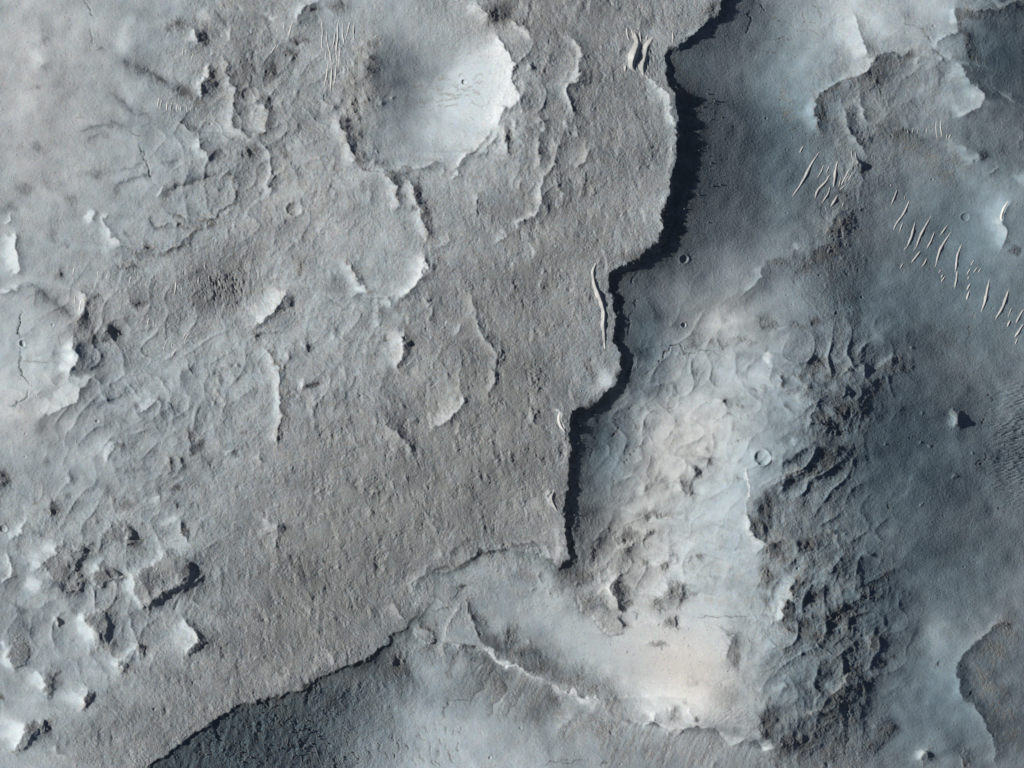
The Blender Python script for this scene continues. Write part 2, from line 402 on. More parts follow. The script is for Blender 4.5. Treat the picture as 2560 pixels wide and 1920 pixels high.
S(4,"650,800 750,810 850,830 1000,850 1100,880",44,24,-18,8); S(4,"1170,915 1250,950 1370,1010",34,34,38,8); G(4,1400,1010,32,28,-52); S(4,"1365,1000 1370,1050",22,10,30,-12); S(4,"1440,1100 1500,1080",16,12,-22,26); G(4,690,890,22,20,-18); G(4,1320,1050,24,12,22)
K(4,590,1055,24,.8); G(4,628,1082,28,34,-62); S(4,"600,1110 620,1180 600,1280",14,30,10,-28); G(4,605,1355,15,12,-60); G(4,480,1250,22,18,-26); K(4,500,1255,10,.5)
S(4,"500,1370 420,1430 400,1500 380,1580 300,1630",44,80,22,-56); G(4,480,1450,60,50,-30); G(4,440,1590,80,50,-22); G(4,200,1610,35,25,20); G(4,340,1650,60,24,-30); S(4,"200,1590 150,1650",20,30,14,-26)
S(4,"1575,1295 1530,1380 1530,1430 1550,1520 1545,1590",45,36,84,-26); G(4,1490,1440,60,60,14); G(4,1625,1600,26,26,-48); G(4,1650,1160,40,40,26); S(4,"1659,830 1620,950",20,30,8,-16)
for s in ("0,80 100,120 150,160 200,190","250,0 320,40 380,110","300,240 290,290 240,320 220,400","210,430 150,470 100,550","840,40 900,130 1000,200 1090,290","0,255 80,240 160,250","200,200 300,200 360,240","240,60 260,130 230,180","240,140 330,130","390,430 440,470","320,490 370,540","0,330 90,340","990,170 1000,220 1060,250"): crack(4,s,4,1.0)
for i in range(26):
    a = random.uniform(-.5, 1.3); x = 235 - 110*math.cos(a) ; y = 660 + 120*math.sin(a)+random.uniform(-80,40)
    crack(4, f"{x:.0f},{y:.0f} {x-55:.0f},{y+(y-650)*.25:.0f}", 3.5, .7)
# ---- west
S(5,"100,-10 110,90 90,130",48,30,78,-22); S(5,"160,160 110,210 50,235 0,240",20,24,26,-26); S(5,"180,170 230,200",12,12,-35,0)
S(5,"230,200 370,290 450,350 470,390",34,20,-30,-14); S(5,"510,225 560,250 560,310 520,370 490,410",42,34,48,-38); G(5,550,430,38,55,-44); G(5,600,510,30,60,-34); G(5,540,600,50,60,-14)
K(5,690,490,24,.5); G(5,722,492,34,44,-58); G(5,690,552,16,16,-40)
S(5,"470,550 485,620 480,700 465,770",52,110,92,-34); S(5,"612,520 600,620 600,750",14,26,4,-32); S(5,"595,785 530,850 450,940 370,1000 300,1010",75,60,62,-22)
crack(5,"140,350 128,400 138,470 135,550",7,3); crack(5,"100,610 105,650 140,690 170,750 190,810",6,2.5); crack(5,"155,870 145,930 80,980",6,2.2); crack(5,"120,690 320,700",3,.6); crack(5,"130,930 130,1020",3,.6); crack(5,"150,310 220,250",4,.9)
G(5,390,120,26,34,-28); G(5,640,245,16,14,-36); G(5,1380,260,190,140,-14); G(5,920,300,60,28,-30); S(5,"750,50 790,70 850,45 920,50",12,10,-42,10); G(5,900,0,140,14,-20)
S(5,"1010,915 960,970 930,1000",60,30,50,-24); S(5,"1090,950 1140,1050",14,22,5,-36); S(5,"1220,1110 1245,1200 1250,1270",12,22,8,-46); G(5,1310,1230,34,28,-38); G(5,1260,1260,20,20,-26)
S(5,"840,850 750,910 680,940 620,1000",26,28,-10,-30); S(5,"745,1215 710,1270 690,1330",62,26,44,-20); G(5,320,1100,60,70,-16); G(5,300,1330,30,40,-18); G(5,770,1230,24,20,-24); G(5,820,1070,24,14,-20)
S(5,"1430,1275 1470,1272 1510,1262",6,10,-30,40); G(5,1512,1276,22,15,-66); G(5,1590,1145,22,14,-24)
S(5,"1150,1290 1170,1370 1130,1440",14,28,16,-48); S(5,"1095,1300 1100,1400",14,14,10,-44); G(5,1030,1472,12,10,-36); S(5,"1200,690 1245,745",24,16,20,-30); K(5,1530,710,16,.7); K(5,1475,700,18,.5); K(5,1410,870,22,.4); K(5,1460,930,26,.5); K(5,1520,790,20,.4); K(5,1400,950,20,.4)
S(5,"1010,1545 1025,1610",38,24,50,-14); G(5,820,1600,60,45,-28); G(5,15,1450,28,50,-54); G(5,435,1560,24,30,-28); G(5,225,1590,20,30,-28); G(5,335,1620,24,30,-34); G(5,700,1520,24,40,-18); G(5,1140,1510,40,20,-22); G(5,1150,1620,20,20,-26); S(5,"440,1420 460,1470",20,18,26,-18); G(5,880,1390,100,22,-16); G(5,300,900,40,60,-12); S(5,"280,870 240,920",26,20,30,-12)
G(5,70,1030,100,60,12)
# ---- middle
S(6,"1095,-10 1100,60 1090,130 1050,200 1000,250 930,290",62,36,54,-34); S(6,"600,20 650,100 680,200 690,240",55,26,36,-42); S(6,"690,240 620,265",16,20,20,-34); G(6,530,190,80,60,-20)
S(6,"440,280 600,330 700,360",14,10,-20,8); S(6,"620,265 750,270 930,265",12,12,-20,14); S(6,"855,260 870,330",24,20,38,-22); G(6,905,352,34,22,-44); G(6,1030,380,60,20,-20,25)
S(6,"945,480 940,580 950,640 920,720",46,44,56,-62); K(6,972,575,22,.7); G(6,860,535,20,22,-48); S(6,"190,240 150,300 110,360 60,400 0,450",95,24,56,-62); G(6,225,290,24,26,-56); S(6,"240,300 200,340 160,350",10,12,-40,0); G(6,0,505,22,18,-55)
S(6,"0,490 80,490 150,500",14,12,-28,10)
S(6,"1150,330 1140,400 1140,450",24,24,26,-26); S(6,"1330,440 1300,510",28,24,32,-24); S(6,"1100,270 1110,330",20,20,24,-22); S(6,"1400,200 1400,270 1430,400 1470,480 1480,520 1540,600 1570,700 1560,760 1520,850 1500,950",40,40,26,-22)
S(6,"1330,650 1340,800 1300,900",30,24,20,-14); S(6,"1335,900 1300,990 1250,1040 1140,1125",50,40,38,-24); S(6,"1340,1060 1330,1120 1290,1160",30,26,24,-20); S(6,"830,1040 870,1120 950,1190 1000,1260",30,70,14,-34)
S(6,"60,600 130,680 150,770 160,900 155,1000 150,1090 150,1250",40,26,52,-38); S(6,"190,620 200,680",18,18,28,-28); S(6,"180,700 190,760",18,18,28,-28); K(6,325,570,20,.5); G(6,352,590,20,20,-44)
S(6,"315,790 315,845 290,860",40,20,48,-24); G(6,370,838,46,20,-38,-15); S(6,"380,920 370,1000",18,18,18,-16); K(6,400,1520,16,.7); S(6,"755,1510 750,1560",20,20,26,-22); S(6,"885,1440 880,1500",26,20,28,-16); S(6,"490,490 480,560",14,14,20,-16); S(6,"580,500 580,550",14,14,24,-20); G(6,770,640,50,24,-16); S(6,"800,400 810,520",30,20,16,-10)
G(6,280,70,24,60,-24); S(6,"560,700 600,780",22,20,20,-14)
S(6,"20,1280 40,1340",20,22,26,-28); S(6,"640,1170 680,1230",22,20,14,-14)
# ---- dust-covered valley
G(7,600,800,60,55,22,-45); G(7,500,740,24,60,-22); S(7,"640,650 680,690 685,730 640,800 560,900",26,8,14,0); G(7,450,790,20,30,-14)
S(7,"150,980 175,1080",22,24,30,-26); G(7,300,1040,24,40,14); S(7,"295,990 320,1060 350,1130",20,14,46,-14); S(7,"345,1150 362,1280 350,1400",16,6,24,0); S(7,"270,1500 245,1560 290,1640",26,12,42,-14); G(7,150,1600,40,40,12)
crack(7,"830,800 870,760 930,710 975,650 1030,600 1090,595 1150,630 1230,620 1320,640 1400,650",5,1.7)
for s in ("790,350 760,430 730,500","880,980 960,1030","750,1045 810,1070 835,1160","770,960 745,1040","630,1410 680,1450 710,1500","630,1040 720,1055","1040,1030 1035,980 1090,930","810,330 790,290 830,280","1200,730 1190,770","480,1230 520,1320","760,190 800,140","690,1080 680,1200","780,1260 800,1220","720,1270 770,1262"): crack(7,s,4,1.0)
for x,y in ((780,1290),(762,1320),(740,1345),(803,1270),(825,1240),(785,1195)): crack(7,f"{x-8},{y-8} {x+8},{y+8}",5,1.6)
G(7,1185,530,50,48,-32); G(7,1340,570,60,28,-26); G(7,1480,555,80,20,-24); G(7,1620,430,40,30,-36); G(7,1300,440,110,70,14); G(7,1380,400,30,15,-16)
K(7,1345,938,26,.5); G(7,1382,950,16,20,-50); K(7,1470,975,16,.7); K(7,1245,1235,26,.6); G(7,1258,1330,36,26,-42); K(7,1172,1405,22,.9); G(7,1196,1412,24,26,-55); S(7,"1090,1430 1110,1500 1150,1570",32,26,36,-70); G(7,1140,1480,22,26,-40)
S(7,"1505,1360 1512,1450 1535,1540 1515,1659",10,12,46,-14); G(7,1645,1600,45,70,-60); G(7,1640,1640,60,60,-24); K(7,865,1495,22,.5); G(7,830,1530,40,30,22); G(7,960,1460,80,40,-14); G(7,880,1550,60,30,-12); K(7,980,1500,20,.4); K(7,1620,840,22,.5); K(7,1370,1450,22,.3); G(7,1460,1440,20,20,-30); G(7,1150,1180,70,70,12); K(7,1545,870,14,.5); G(7,1290,830,30,40,-14); G(7,1450,940,30,60,-14,30); G(7,1420,1030,20,14,-22); G(7,1465,1190,10,16,-32); G(7,1640,620,16,30,-40); G(7,1590,820,50,50,16); G(7,1540,800,100,20,-10,40)
S(7,"1640,60 1620,160 1500,240",40,60,24,-18); G(7,1480,290,90,60,-10); G(7,720,740,40,60,-34); G(7,680,860,40,60,-26,35); G(7,820,640,70,60,-12); G(7,540,970,40,36,-55); G(7,450,1000,50,24,-30); G(7,480,1180,90,120,-14); G(7,860,10,160,40,-34); G(7,680,250,26,60,-26)
# ---- eastern massif
G(8,340,690,50,45,-38); G(8,210,760,36,20,-38); G(8,290,730,50,40,-26); S(8,"840,650 780,690 720,740",30,50,20,-48); G(8,870,720,50,36,-40); G(8,690,840,60,46,-50,-35); G(8,640,700,60,40,-18)
G(8,500,980,60,44,-38); G(8,600,1022,46,30,-58); G(8,655,950,24,45,-46,20); G(8,370,1080,50,36,-42,30); G(8,460,1135,60,14,-36); S(8,"470,560 440,640 470,690",30,24,22,-30); S(8,"540,670 565,715",20,20,26,-34); K(8,510,740,20,.5); K(8,620,720,20,.4)
S(8,"60,790 90,880",30,30,34,-44); S(8,"270,810 245,850",30,40,36,-40); G(8,370,800,24,24,-28); S(8,"340,960 260,1060 270,1110",44,60,30,-34); G(8,480,560,30,26,16)
G(8,385,1300,66,56,-72,-25); S(8,"430,1270 330,1330 230,1370",26,60,8,-46); S(8,"230,1370 150,1420 60,1470 0,1515",30,34,16,-66); S(8,"240,1240 150,1290 90,1340",40,40,14,-30); S(8,"520,1130 480,1200 430,1280 340,1400",6,6,20,24)
G(8,250,1270,60,40,-20); G(8,150,1200,26,20,22); G(8,0,660,26,30,50); G(8,0,1310,20,20,55); G(8,180,930,100,60,14); G(8,70,1240,30,20,14)
S(8,"1190,1000 1228,1010 1200,1110",40,16,32,-20); S(8,"1240,1000 1238,1110",8,36,0,-58); K(8,1225,1060,26,.4,1.5,85); G(8,1260,1170,30,40,-12)
G(8,195,462,40,22,-44); G(8,25,440,30,24,-44); G(8,300,420,34,34,-26,-35); G(8,320,20,50,50,-50); G(8,250,90,80,30,-28,-20); G(8,60,50,60,30,-22); G(8,160,250,120,120,12); G(8,550,70,120,70,-12); S(8,"0,500 60,470 130,460",14,14,18,-14)
S(8,"940,1420 900,1480 820,1570",12,14,8,18); G(8,970,1290,60,50,12); G(8,1000,540,140,120,-8); G(8,1200,800,160,60,-8)
G(8,460,110,160,120,-10)
for s in ("1310,440 1340,520","1420,860 1450,950","1440,1010 1400,1110","1320,430 1370,390","1310,310 1285,380","1370,290 1330,330","1405,1290 1380,1370","770,1580 785,1640","1550,1660 1500,1600"): crack(8,s,4,1.0)
for q in ((740,1205),(990,1210),(1040,1240),(1325,1275),(995,1025),(1210,1420),(950,605),(440,370),(1000,1600)): K(8,q[0],q[1],8,.6)
# ---- mesas of the south-west
S(9,"1070,255 1000,310 940,380",28,10,48,0); S(9,"840,395 855,470 870,540 900,600",34,20,46,-14); S(9,"1235,330 1235,430 1120,465 1010,540 910,620",22,42,8,-84); G(9,1220,370,30,40,-30); G(9,990,470,80,50,-14,-35); S(9,"1120,430 1160,400 1180,350",14,14,20,-20)
S(9,"570,655 562,730 600,800 620,850",48,10,82,0); S(9,"680,650 700,740 690,830 640,862",14,40,6,-60); G(9,630,740,50,80,-16); K(9,640,800,24,.5)
S(9,"400,215 330,290 260,340 230,370",55,20,58,-14); G(9,430,390,90,80,-20); S(9,"485,240 500,350 530,450 515,505 440,500 330,440",16,24,4,-52); K(9,500,235,20,.6); G(9,520,252,18,20,-40); K(9,580,210,18,.5)
S(9,"640,340 605,400",30,16,30,-10); G(9,690,410,60,44,-30); S(9,"720,365 780,420 690,455 650,490",12,18,6,-46); K(9,650,370,18,.5)
G(9,780,130,110,50,-18,25); S(9,"835,145 875,180 820,215",12,24,10,-48); K(9,832,155,14,.9); G(9,910,85,30,24,-24); K(9,600,60,22,.4)
G(9,1085,60,60,40,26); S(9,"1175,60 1165,150 1210,205",26,22,22,-80); G(9,1205,120,26,40,-36); G(9,1080,200,60,50,14); K(9,358,712,20,.8); G(9,372,735,14,18,-34); K(9,460,825,12,.4); G(9,140,640,60,24,-20)
S(9,"90,880 48,950 70,1010",32,12,46,-6); G(9,120,900,46,90,-32,20); S(9,"190,860 150,970 90,1012",12,26,0,-34); G(9,150,760,60,60,-20); G(9,15,870,20,20,30)
S(9,"235,1035 280,1085 290,1130",46,10,52,0); G(9,320,1110,26,36,-36); S(9,"300,1040 352,1100 335,1155 300,1162",8,28,0,-52); S(9,"375,1005 360,1060",12,14,24,-40)
S(9,"560,1165 562,1240",54,32,72,-105); G(9,585,1200,18,26,-30); S(9,"780,960 790,1012",54,38,62,-100); S(9,"890,890 820,940 780,968",18,12,48,-20); S(9,"892,875 905,935",20,36,24,-92); S(9,"830,680 870,780 890,870",20,20,24,-20)
S(9,"1190,690 1240,780 1258,840 1230,920",50,60,74,-30); G(9,1290,862,36,36,-38,-40); S(9,"1250,812 1330,830",14,10,-38,10); K(9,1262,805,14,.6)
S(9,"290,1345 200,1370 150,1420 120,1500",70,8,84,0); G(9,225,1405,60,28,-26,-30); S(9,"310,1350 300,1390 200,1450 190,1490 120,1528",6,24,6,-78); S(9,"110,1260 125,1340",30,24,30,-8)
S(9,"150,50 130,130 70,180",32,18,48,-16); S(9,"40,290 50,370 60,410 10,470",30,26,48,-28); G(9,340,0,40,20,-40); G(9,210,470,30,50,30); G(9,0,1190,22,24,-44); S(9,"375,1480 390,1550 430,1580",18,18,30,-18); G(9,250,150,40,30,-20); G(9,90,420,20,16,-20)
G(9,760,560,120,60,-6); G(9,740,700,60,60,-6)
# ---- south: plateau edge, dark scree, basin rim
S(10,"125,90 132,135",55,42,50,-88); S(10,"50,40 100,75",30,20,24,-10); S(10,"130,180 150,340",22,24,16,-12)
S(10,"1050,430 1000,480 1020,560",32,20,38,-10); S(10,"1120,360 1060,430",22,14,26,-16); S(10,"905,590 925,690",30,20,28,-14); S(10,"470,880 500,970",24,20,26,-16); S(10,"840,220 850,310",22,20,22,-16); S(10,"1030,50 1030,120",18,18,24,-18); S(10,"1150,20 1150,110",18,20,24,-18); S(10,"330,620 345,700",20,20,20,-16); S(10,"110,640 120,720",20,20,24,-20); S(10,"700,390 710,470",20,24,18,-22); S(10,"390,740 410,800",20,20,20,-16); S(10,"240,900 250,960",20,20,20,-16); S(10,"1190,230 1220,290",20,20,30,-10)
S(10,"1400,180 1300,200 1278,240 1280,380",10,12,-6,-34); S(10,"1460,235 1420,300 1380,330 1280,375",14,20,8,-62); S(10,"1450,240 1520,240 1590,262 1620,225 1659,225",18,12,-55,18); S(10,"1250,340 1190,370 1130,380",12,12,4,-34)
G(10,1320,480,26,14,-60,-30); S(10,"1340,480 1290,530 1250,570",10,20,6,-24); S(10,"1360,600 1400,690 1430,780 1480,840 1560,900",14,38,10,-42)
S(10,"1290,600 1270,700 1230,790 1240,840",26,14,26,-8); S(10,"1230,850 1270,862 1380,862 1450,890",60,18,-44,34); S(10,"1440,870 1530,945 1620,985 1680,1005",60,16,-30,56); S(10,"1470,850 1560,930 1650,975",10,80,20,-40); S(10,"1160,560 1210,600",18,18,30,-14)
S(10,"1140,810 1135,845 1095,872",8,16,14,-76); G(10,1070,780,46,40,22,40); S(10,"1060,700 1130,790",8,16,4,-40); S(10,"1120,662 1180,640 1240,605",7,6,-46,10); S(10,"980,820 960,860 890,850",8,8,14,-18)
G(10,920,1000,60,70,-22); S(10,"950,990 1010,1080 1010,1140",14,16,-14,-20); G(10,1120,960,60,60,-10); G(10,350,1090,200,50,-8,-25)
S(10,"860,840 780,910 700,950",8,24,0,-16)
for s in ("1090,1380 1120,1450","1160,1460 1190,1530","1230,1480 1250,1560 1275,1620","1310,1480 1320,1600","1210,1370 1240,1440","1310,1380 1340,1450","1280,1400 1285,1450","860,1560 885,1620","1100,1500 1150,1600","1170,1540 1210,1600","980,1500 1000,1560","1265,1220 1240,1290 1215,1350","1260,1222 1400,1218","720,1510 750,1590","800,1490 830,1600","1040,1440 1080,1500","1010,1590 1030,1650","920,1480 940,1560","1165,1360 1175,1430","640,1560 660,1620","1060,1560 1090,1630","1160,1600 1180,1659","880,1430 900,1480","1180,1560 1200,1659"): crack(10,s,4.5,1.5)
# downslope flutes on the rim's outer face
S(10,"1290,920 1255,1000 1240,1080",10,16,-12,-22); S(10,"1490,950 1430,1010 1395,1100",18,8,-32,16); S(10,"1560,1010 1480,1150 1400,1260",26,18,-20,8); S(10,"1640,1090 1560,1250 1500,1340",22,18,-20,14); S(10,"1440,900 1380,960",14,10,20,-12); G(10,1600,1100,70,50,-20,-50); G(10,1480,1080,60,60,-14,-50)
S(11,"-10,960 60,1015 150,1065 230,1115",20,120,44,-50); S(11,"230,1120 290,1130 350,1150 430,1180",22,110,38,-46); S(11,"430,1170 500,1200 585,1250",30,110,46,-46)
G(11,190,990,110,40,-22,30); G(11,630,1180,60,60,-26); G(11,0,820,40,90,-24); G(11,260,1230,60,46,-24); G(11,240,1145,30,22,-30); G(11,180,1320,110,80,-14); G(11,620,1400,100,70,-22)
G(11,900,1265,66,40,48); G(11,820,1262,60,36,20); S(11,"965,1240 935,1290 905,1345",40,30,40,-14); K(11,928,1338,12,.9); G(11,1060,1300,36,28,-22); S(11,"960,1250 1010,1300",14,20,-6,28); S(11,"1145,1290 1165,1355",22,14,44,-14); G(11,1212,1340,18,18,-50); S(11,"575,1248 520,1300 470,1330",24,20,36,-10); S(11,"640,1170 650,1240",14,24,20,-30); K(11,640,1320,26,.4); K(11,1080,1412,14,.8); K(11,1020,1430,12,.6); S(11,"720,1330 780,1390",20,20,12,-26); S(11,"1080,1215 1120,1260",24,24,14,-24)
S(11,"1290,1400 1335,1440",22,14,24,-6); S(11,"1360,1465 1290,1510",10,16,14,-66)
S(11,"960,1370 900,1500 870,1600",22,12,-22,12); S(11,"1065,1430 1000,1560 960,1640",26,14,-28,14); S(11,"800,1390 740,1500 700,1560",20,16,-14,8); S(11,"420,1260 330,1420",26,22,18,-14); S(11,"1380,1520 1330,1600 1280,1659",30,22,18,-16); S(11,"1250,1460 1180,1600",20,14,-14,10); S(11,"540,1340 470,1460",20,20,-12,12); S(11,"80,1180 -20,1340",20,16,-16,14)
S(11,"665,450 683,540 718,635",42,30,44,-96); G(11,730,520,40,24,-24); G(11,540,570,90,50,-18); S(11,"680,690 735,765",16,24,10,-66); K(11,680,432,24,.5); G(11,700,410,14,20,-36); G(11,640,630,60,16,-20); S(11,"420,620 500,690 560,750 640,790 720,775",12,16,-28,10); G(11,620,380,20,20,20); S(11,"600,540 650,470",40,30,20,-4); K(11,575,455,16,.4); G(11,560,640,120,30,-14,20); S(11,"400,560 430,640",12,20,0,-16)
G(11,1065,525,52,62,-40,-20); G(11,950,600,66,50,-24,-25); G(11,1025,725,56,26,-40,-8); G(11,950,868,50,14,-30,18); G(11,1180,520,30,16,-24); S(11,"1010,440 985,530 900,590",45,16,22,-8); S(11,"1100,470 1120,540 1050,640",12,14,8,-30); S(11,"1040,680 1070,745",8,14,12,-34); S(11,"860,430 840,480",30,30,-12,-14)
S(11,"800,200 795,240 730,262",12,16,24,-50); G(11,720,240,30,14,24); G(11,885,135,20,24,-34); G(11,760,160,90,44,-18); S(11,"740,190 690,240",20,14,-16,14); S(11,"640,110 600,165 560,172",10,14,14,-50); G(11,925,345,22,20,24); S(11,"985,320 950,370",22,22,26,-58); S(11,"1050,260 1060,310",14,14,20,-34); S(11,"1165,290 1140,345",12,12,14,-32); G(11,1225,300,14,24,-46); G(11,850,330,24,34,-30,-20); G(11,780,290,60,20,-10); S(11,"790,-10 900,50 1030,30",14,24,20,-26); G(11,950,20,120,20,-22); K(11,1120,30,18,.4); G(11,960,150,40,24,-14); G(11,1260,110,50,30,-12); K(11,1290,420,26,.3); K(11,1400,380,24,.4)
for s in ("1180,690 1200,670 1300,670 1400,660 1500,660","190,1650 300,1620 400,1600","330,1640 480,1610","1430,650 1540,668","760,655 810,670 820,720","560,1645 640,1600"): crack(11,s,5,1.1)
for x,y in ((745,905),(780,930),(1060,940),(1145,860),(1110,815),(1150,750),(1210,670),(710,812),(1520,825),(1435,745),(635,305),(105,845),(600,590),(1010,870)): K(11,x,y,6,.6)
S(11,"1340,730 1410,775",14,14,-26,14); S(11,"1390,800 1425,810 1395,900 1370,940",26,40,24,-34); G(11,1450,960,24,50,-22); G(11,1450,840,24,30,-20); G(11,1330,860,70,90,12); S(11,"1100,720 1280,700 1340,740",40,20,8,-6)
S(11,"1525,10 1560,130 1640,190",34,60,42,-52); G(11,1600,90,40,40,-40); S(11,"1450,160 1450,220 1500,250",8,10,10,-20); S(11,"1610,200 1580,260",20,24,26,-30); G(11,1640,400,50,80,-30); G(11,1645,240,26,50,-30); G(11,1400,470,120,40,-10); G(11,1659,1360,50,90,-62,20); G(11,1500,1450,60,24,22); G(11,1400,1200,150,70,-14); G(11,1645,580,20,40,-24); G(11,1540,1560,90,40,-14,-35); G(11,1640,1510,30,24,24)
G(11,290,230,26,90,24); S(11,"210,210 240,310",16,14,26,-14); S(11,"0,205 200,200",18,12,-32,14); S(11,"160,380 180,480",18,20,14,-34); G(11,80,300,60,40,-14); G(11,60,400,80,50,-12); G(11,440,420,60,70,-36); G(11,540,280,30,60,-26); G(11,360,400,60,60,-30); G(11,330,500,60,30,-16); K(11,225,535,10,.7); K(11,130,500,14,.5); K(11,420,480,14,.6)
S(11,"770,1370 860,1385 920,1350 1010,1400 1100,1390 1200,1370 1330,1425 1420,1490",60,40,-30,22)
S(11,"1400,1500 1480,1490 1560,1480 1659,1500",50,30,-34,26)
# ---- south-east
S(12,"0,190 90,172",36,14,-46,20); G(12,230,200,56,46,-40); S(12,"400,90 430,180 460,240",20,30,16,-52); G(12,60,290,50,46,-22); G(12,150,100,120,40,-14); S(12,"300,150 290,290",6,6,10,14); G(12,380,60,30,60,14); G(12,160,320,24,20,-20)
S(12,"190,400 140,510 165,560",60,40,46,-42); S(12,"165,560 90,620 60,700",60,40,72,-46); G(12,270,545,50,24,-26); S(12,"760,400 690,470 640,540",22,36,-14,-52); G(12,650,550,34,32,-60); G(12,600,530,20,20,16); S(12,"560,560 500,590 400,620 365,660",18,28,10,-56); G(12,450,670,100,40,-28); G(12,600,620,60,40,-20); G(12,680,460,100,80,-14)
S(12,"90,640 110,720 150,790",10,50,4,-38); G(12,225,730,40,34,-28); S(12,"400,770 470,752 600,745",16,10,-44,8); G(12,330,800,40,24,-32); G(12,170,880,50,50,-14); S(12,"370,790 320,840 270,930",6,6,16,20); G(12,620,800,26,30,22); S(12,"650,790 660,870 700,885",10,50,16,-44); G(12,720,830,46,46,-20); G(12,765,795,20,24,-22); G(12,730,965,32,22,-54); G(12,820,940,24,20,-24); S(12,"850,650 900,560 870,420",30,30,-10,-8); S(12,"880,900 930,720",40,40,-12,-8)
S(12,"530,1035 490,1100 450,1140 380,1190",50,70,46,-95); G(12,520,1160,44,40,-62); G(12,620,1110,60,46,-30,-60); G(12,400,1180,30,20,-30); S(12,"640,1070 570,1160",8,8,20,-12); S(12,"600,1090 540,1210",6,6,16,-12); S(12,"100,1090 90,1160",40,30,24,-20)
S(12,"280,1310 350,1270 430,1260 500,1290",44,20,-48,12); G(12,370,1320,90,34,-24); G(12,230,1370,120,30,-14); G(12,600,1360,60,30,-20,25); S(12,"280,1290 260,1330",30,20,34,-20)
G(12,95,1530,52,60,-95,-20); S(12,"140,1420 80,1500 40,1600",16,40,0,-40); G(12,10,1500,18,40,66); G(12,240,1500,60,50,-24); G(12,380,1420,160,60,-14)
G(12,770,1400,56,40,-58,15); G(12,690,1510,60,44,-50,-25); S(12,"640,1380 740,1400",20,20,-10,20); G(12,650,1440,60,50,-14)
S(12,"1020,1560 1015,1620",44,44,56,-66); G(12,1062,1600,32,28,-50); K(12,1040,1590,26,.3); G(12,1180,1545,60,30,-20); S(12,"1250,1590 1290,1659",30,40,10,-56); G(12,1220,1500,60,80,-10)
S(12,"1545,725 1450,760 1360,830 1290,920 1220,1010",60,50,16,-30); S(12,"1220,1010 1230,1090 1250,1160 1280,1230",60,50,16,-28); S(12,"1280,1235 1350,1260 1420,1320 1440,1420 1470,1520 1480,1640",50,46,14,-28); G(12,1310,1185,34,26,-30); G(12,1265,1010,26,30,-24); G(12,1180,1160,30,40,-4); G(12,1460,1060,70,36,-12); G(12,1540,1180,80,50,-10); G(12,1540,730,30,14,-30); G(12,1100,990,10,18,-30); G(12,1090,780,60,160,12)
G(12,1250,180,100,100,-8); G(12,1100,250,80,60,-6)
for s in ("1330,760 1335,810","960,1240 1000,1270","1180,790 1195,795"): crack(12,s,4,.8)

# ---- bare brown ground and bright dust, with sunlight on walls and crests painted in
PALE = np.zeros_like(TONE)
def RK(t, s, w, a):
    P = pts(t, s); w *= F
    sy, sx = win(min(q[0] for q in P) - 3 * w - 20, max(q[0] for q in P) + 3 * w + 20, min(q[1] for q in P) - 3 * w - 20, max(q[1] for q in P) + 3 * w + 20)
    d, _, over, run = line_dist(P, PX[sy, sx], PY[sy, sx])
    ROCK[sy, sx] = np.maximum(ROCK[sy, sx], a * np.exp(-(d / w) ** 2) * (.5 + .7 * PATCH[sy, sx]))
def PL(t, s, w, a):
    P = pts(t, s); w *= F
    sy, sx = win(min(q[0] for q in P) - 3 * w - 20, max(q[0] for q in P) + 3 * w + 20, min(q[1] for q in P) - 3 * w - 20, max(q[1] for q in P) + 3 * w + 20)
    d, _, over, run = line_dist(P, PX[sy, sx], PY[sy, sx])
    PALE[sy, sx] = np.maximum(PALE[sy, sx], a * np.exp(-(d / w) ** 1.6))
RK(11,"20,940 120,1010 260,1070 420,1110 600,1160 680,1240",62,.85); RK(10,"1490,800 1560,880 1659,940",50,.7)
RK(11,"150,1260 300,1290 560,1380 640,1420",80,.75); RK(11,"860,1440 780,1560",40,.5); RK(11,"1050,1440 960,1620",40,.6); RK(11,"1300,1540 1250,1640",60,.5); RK(10,"1290,930 1250,1060",20,.6); RK(10,"1500,1010 1400,1180",50,.6); RK(10,"1640,1100 1500,1290",44,.55); RK(11,"60,1180 -60,1330",40,.5)
RK(12,"1540,760 1450,900 1400,1000 1420,1150 1540,1300 1560,1500",110,.75); RK(11,"1450,820 1440,980",40,.6); RK(7,"900,1450 1060,1440 1130,1500 1000,1560 900,1580",50,.45); RK(7,"1280,560 1560,550",30,.5)
RK(4,"800,840 950,960 1100,1010 1200,1080",130,.6); RK(4,"620,560 600,480 720,440",50,.5); RK(8,"1150,560 1250,780 1200,900",140,.22); RK(12,"1250,150 1200,330",140,.22); RK(11,"700,140 860,150",60,.5); RK(11,"460,560 640,580",60,.6)
RK(11,"1180,520 1330,600 1560,560",46,.5); RK(11,"1150,1100 1300,1140 1500,1060 1600,960",60,.45); RK(11,"1250,300 1420,420 1560,460",60,.45); RK(11,"700,420 860,400 960,450",34,.5); RK(7,"1150,1230 1260,1300 1330,1400",60,.4); RK(7,"1000,960 1100,1010 1030,1090",50,.3); RK(10,"1280,360 1500,400 1659,380",36,.5); RK(11,"0,380 160,430 330,450",46,.55); RK(1,"200,1180 330,1230 500,1290",60,.4); RK(1,"430,1030 600,1130 700,1110",40,.35); RK(1,"220,950 380,900",36,.35); RK(5,"950,1250 1150,1300 1250,1400",70,.4); RK(5,"700,1560 850,1600",60,.5); RK(9,"130,380 60,600",40,.3); RK(6,"60,1240 200,1400 400,1500",90,.3)
PL(2,"1600,330 1640,470 1645,600 1600,700 1550,790",95,1.0); PL(2,"1560,400 1590,560 1560,700",80,.4); PL(2,"1540,860 1450,930 1380,990 1310,1050",22,.6)
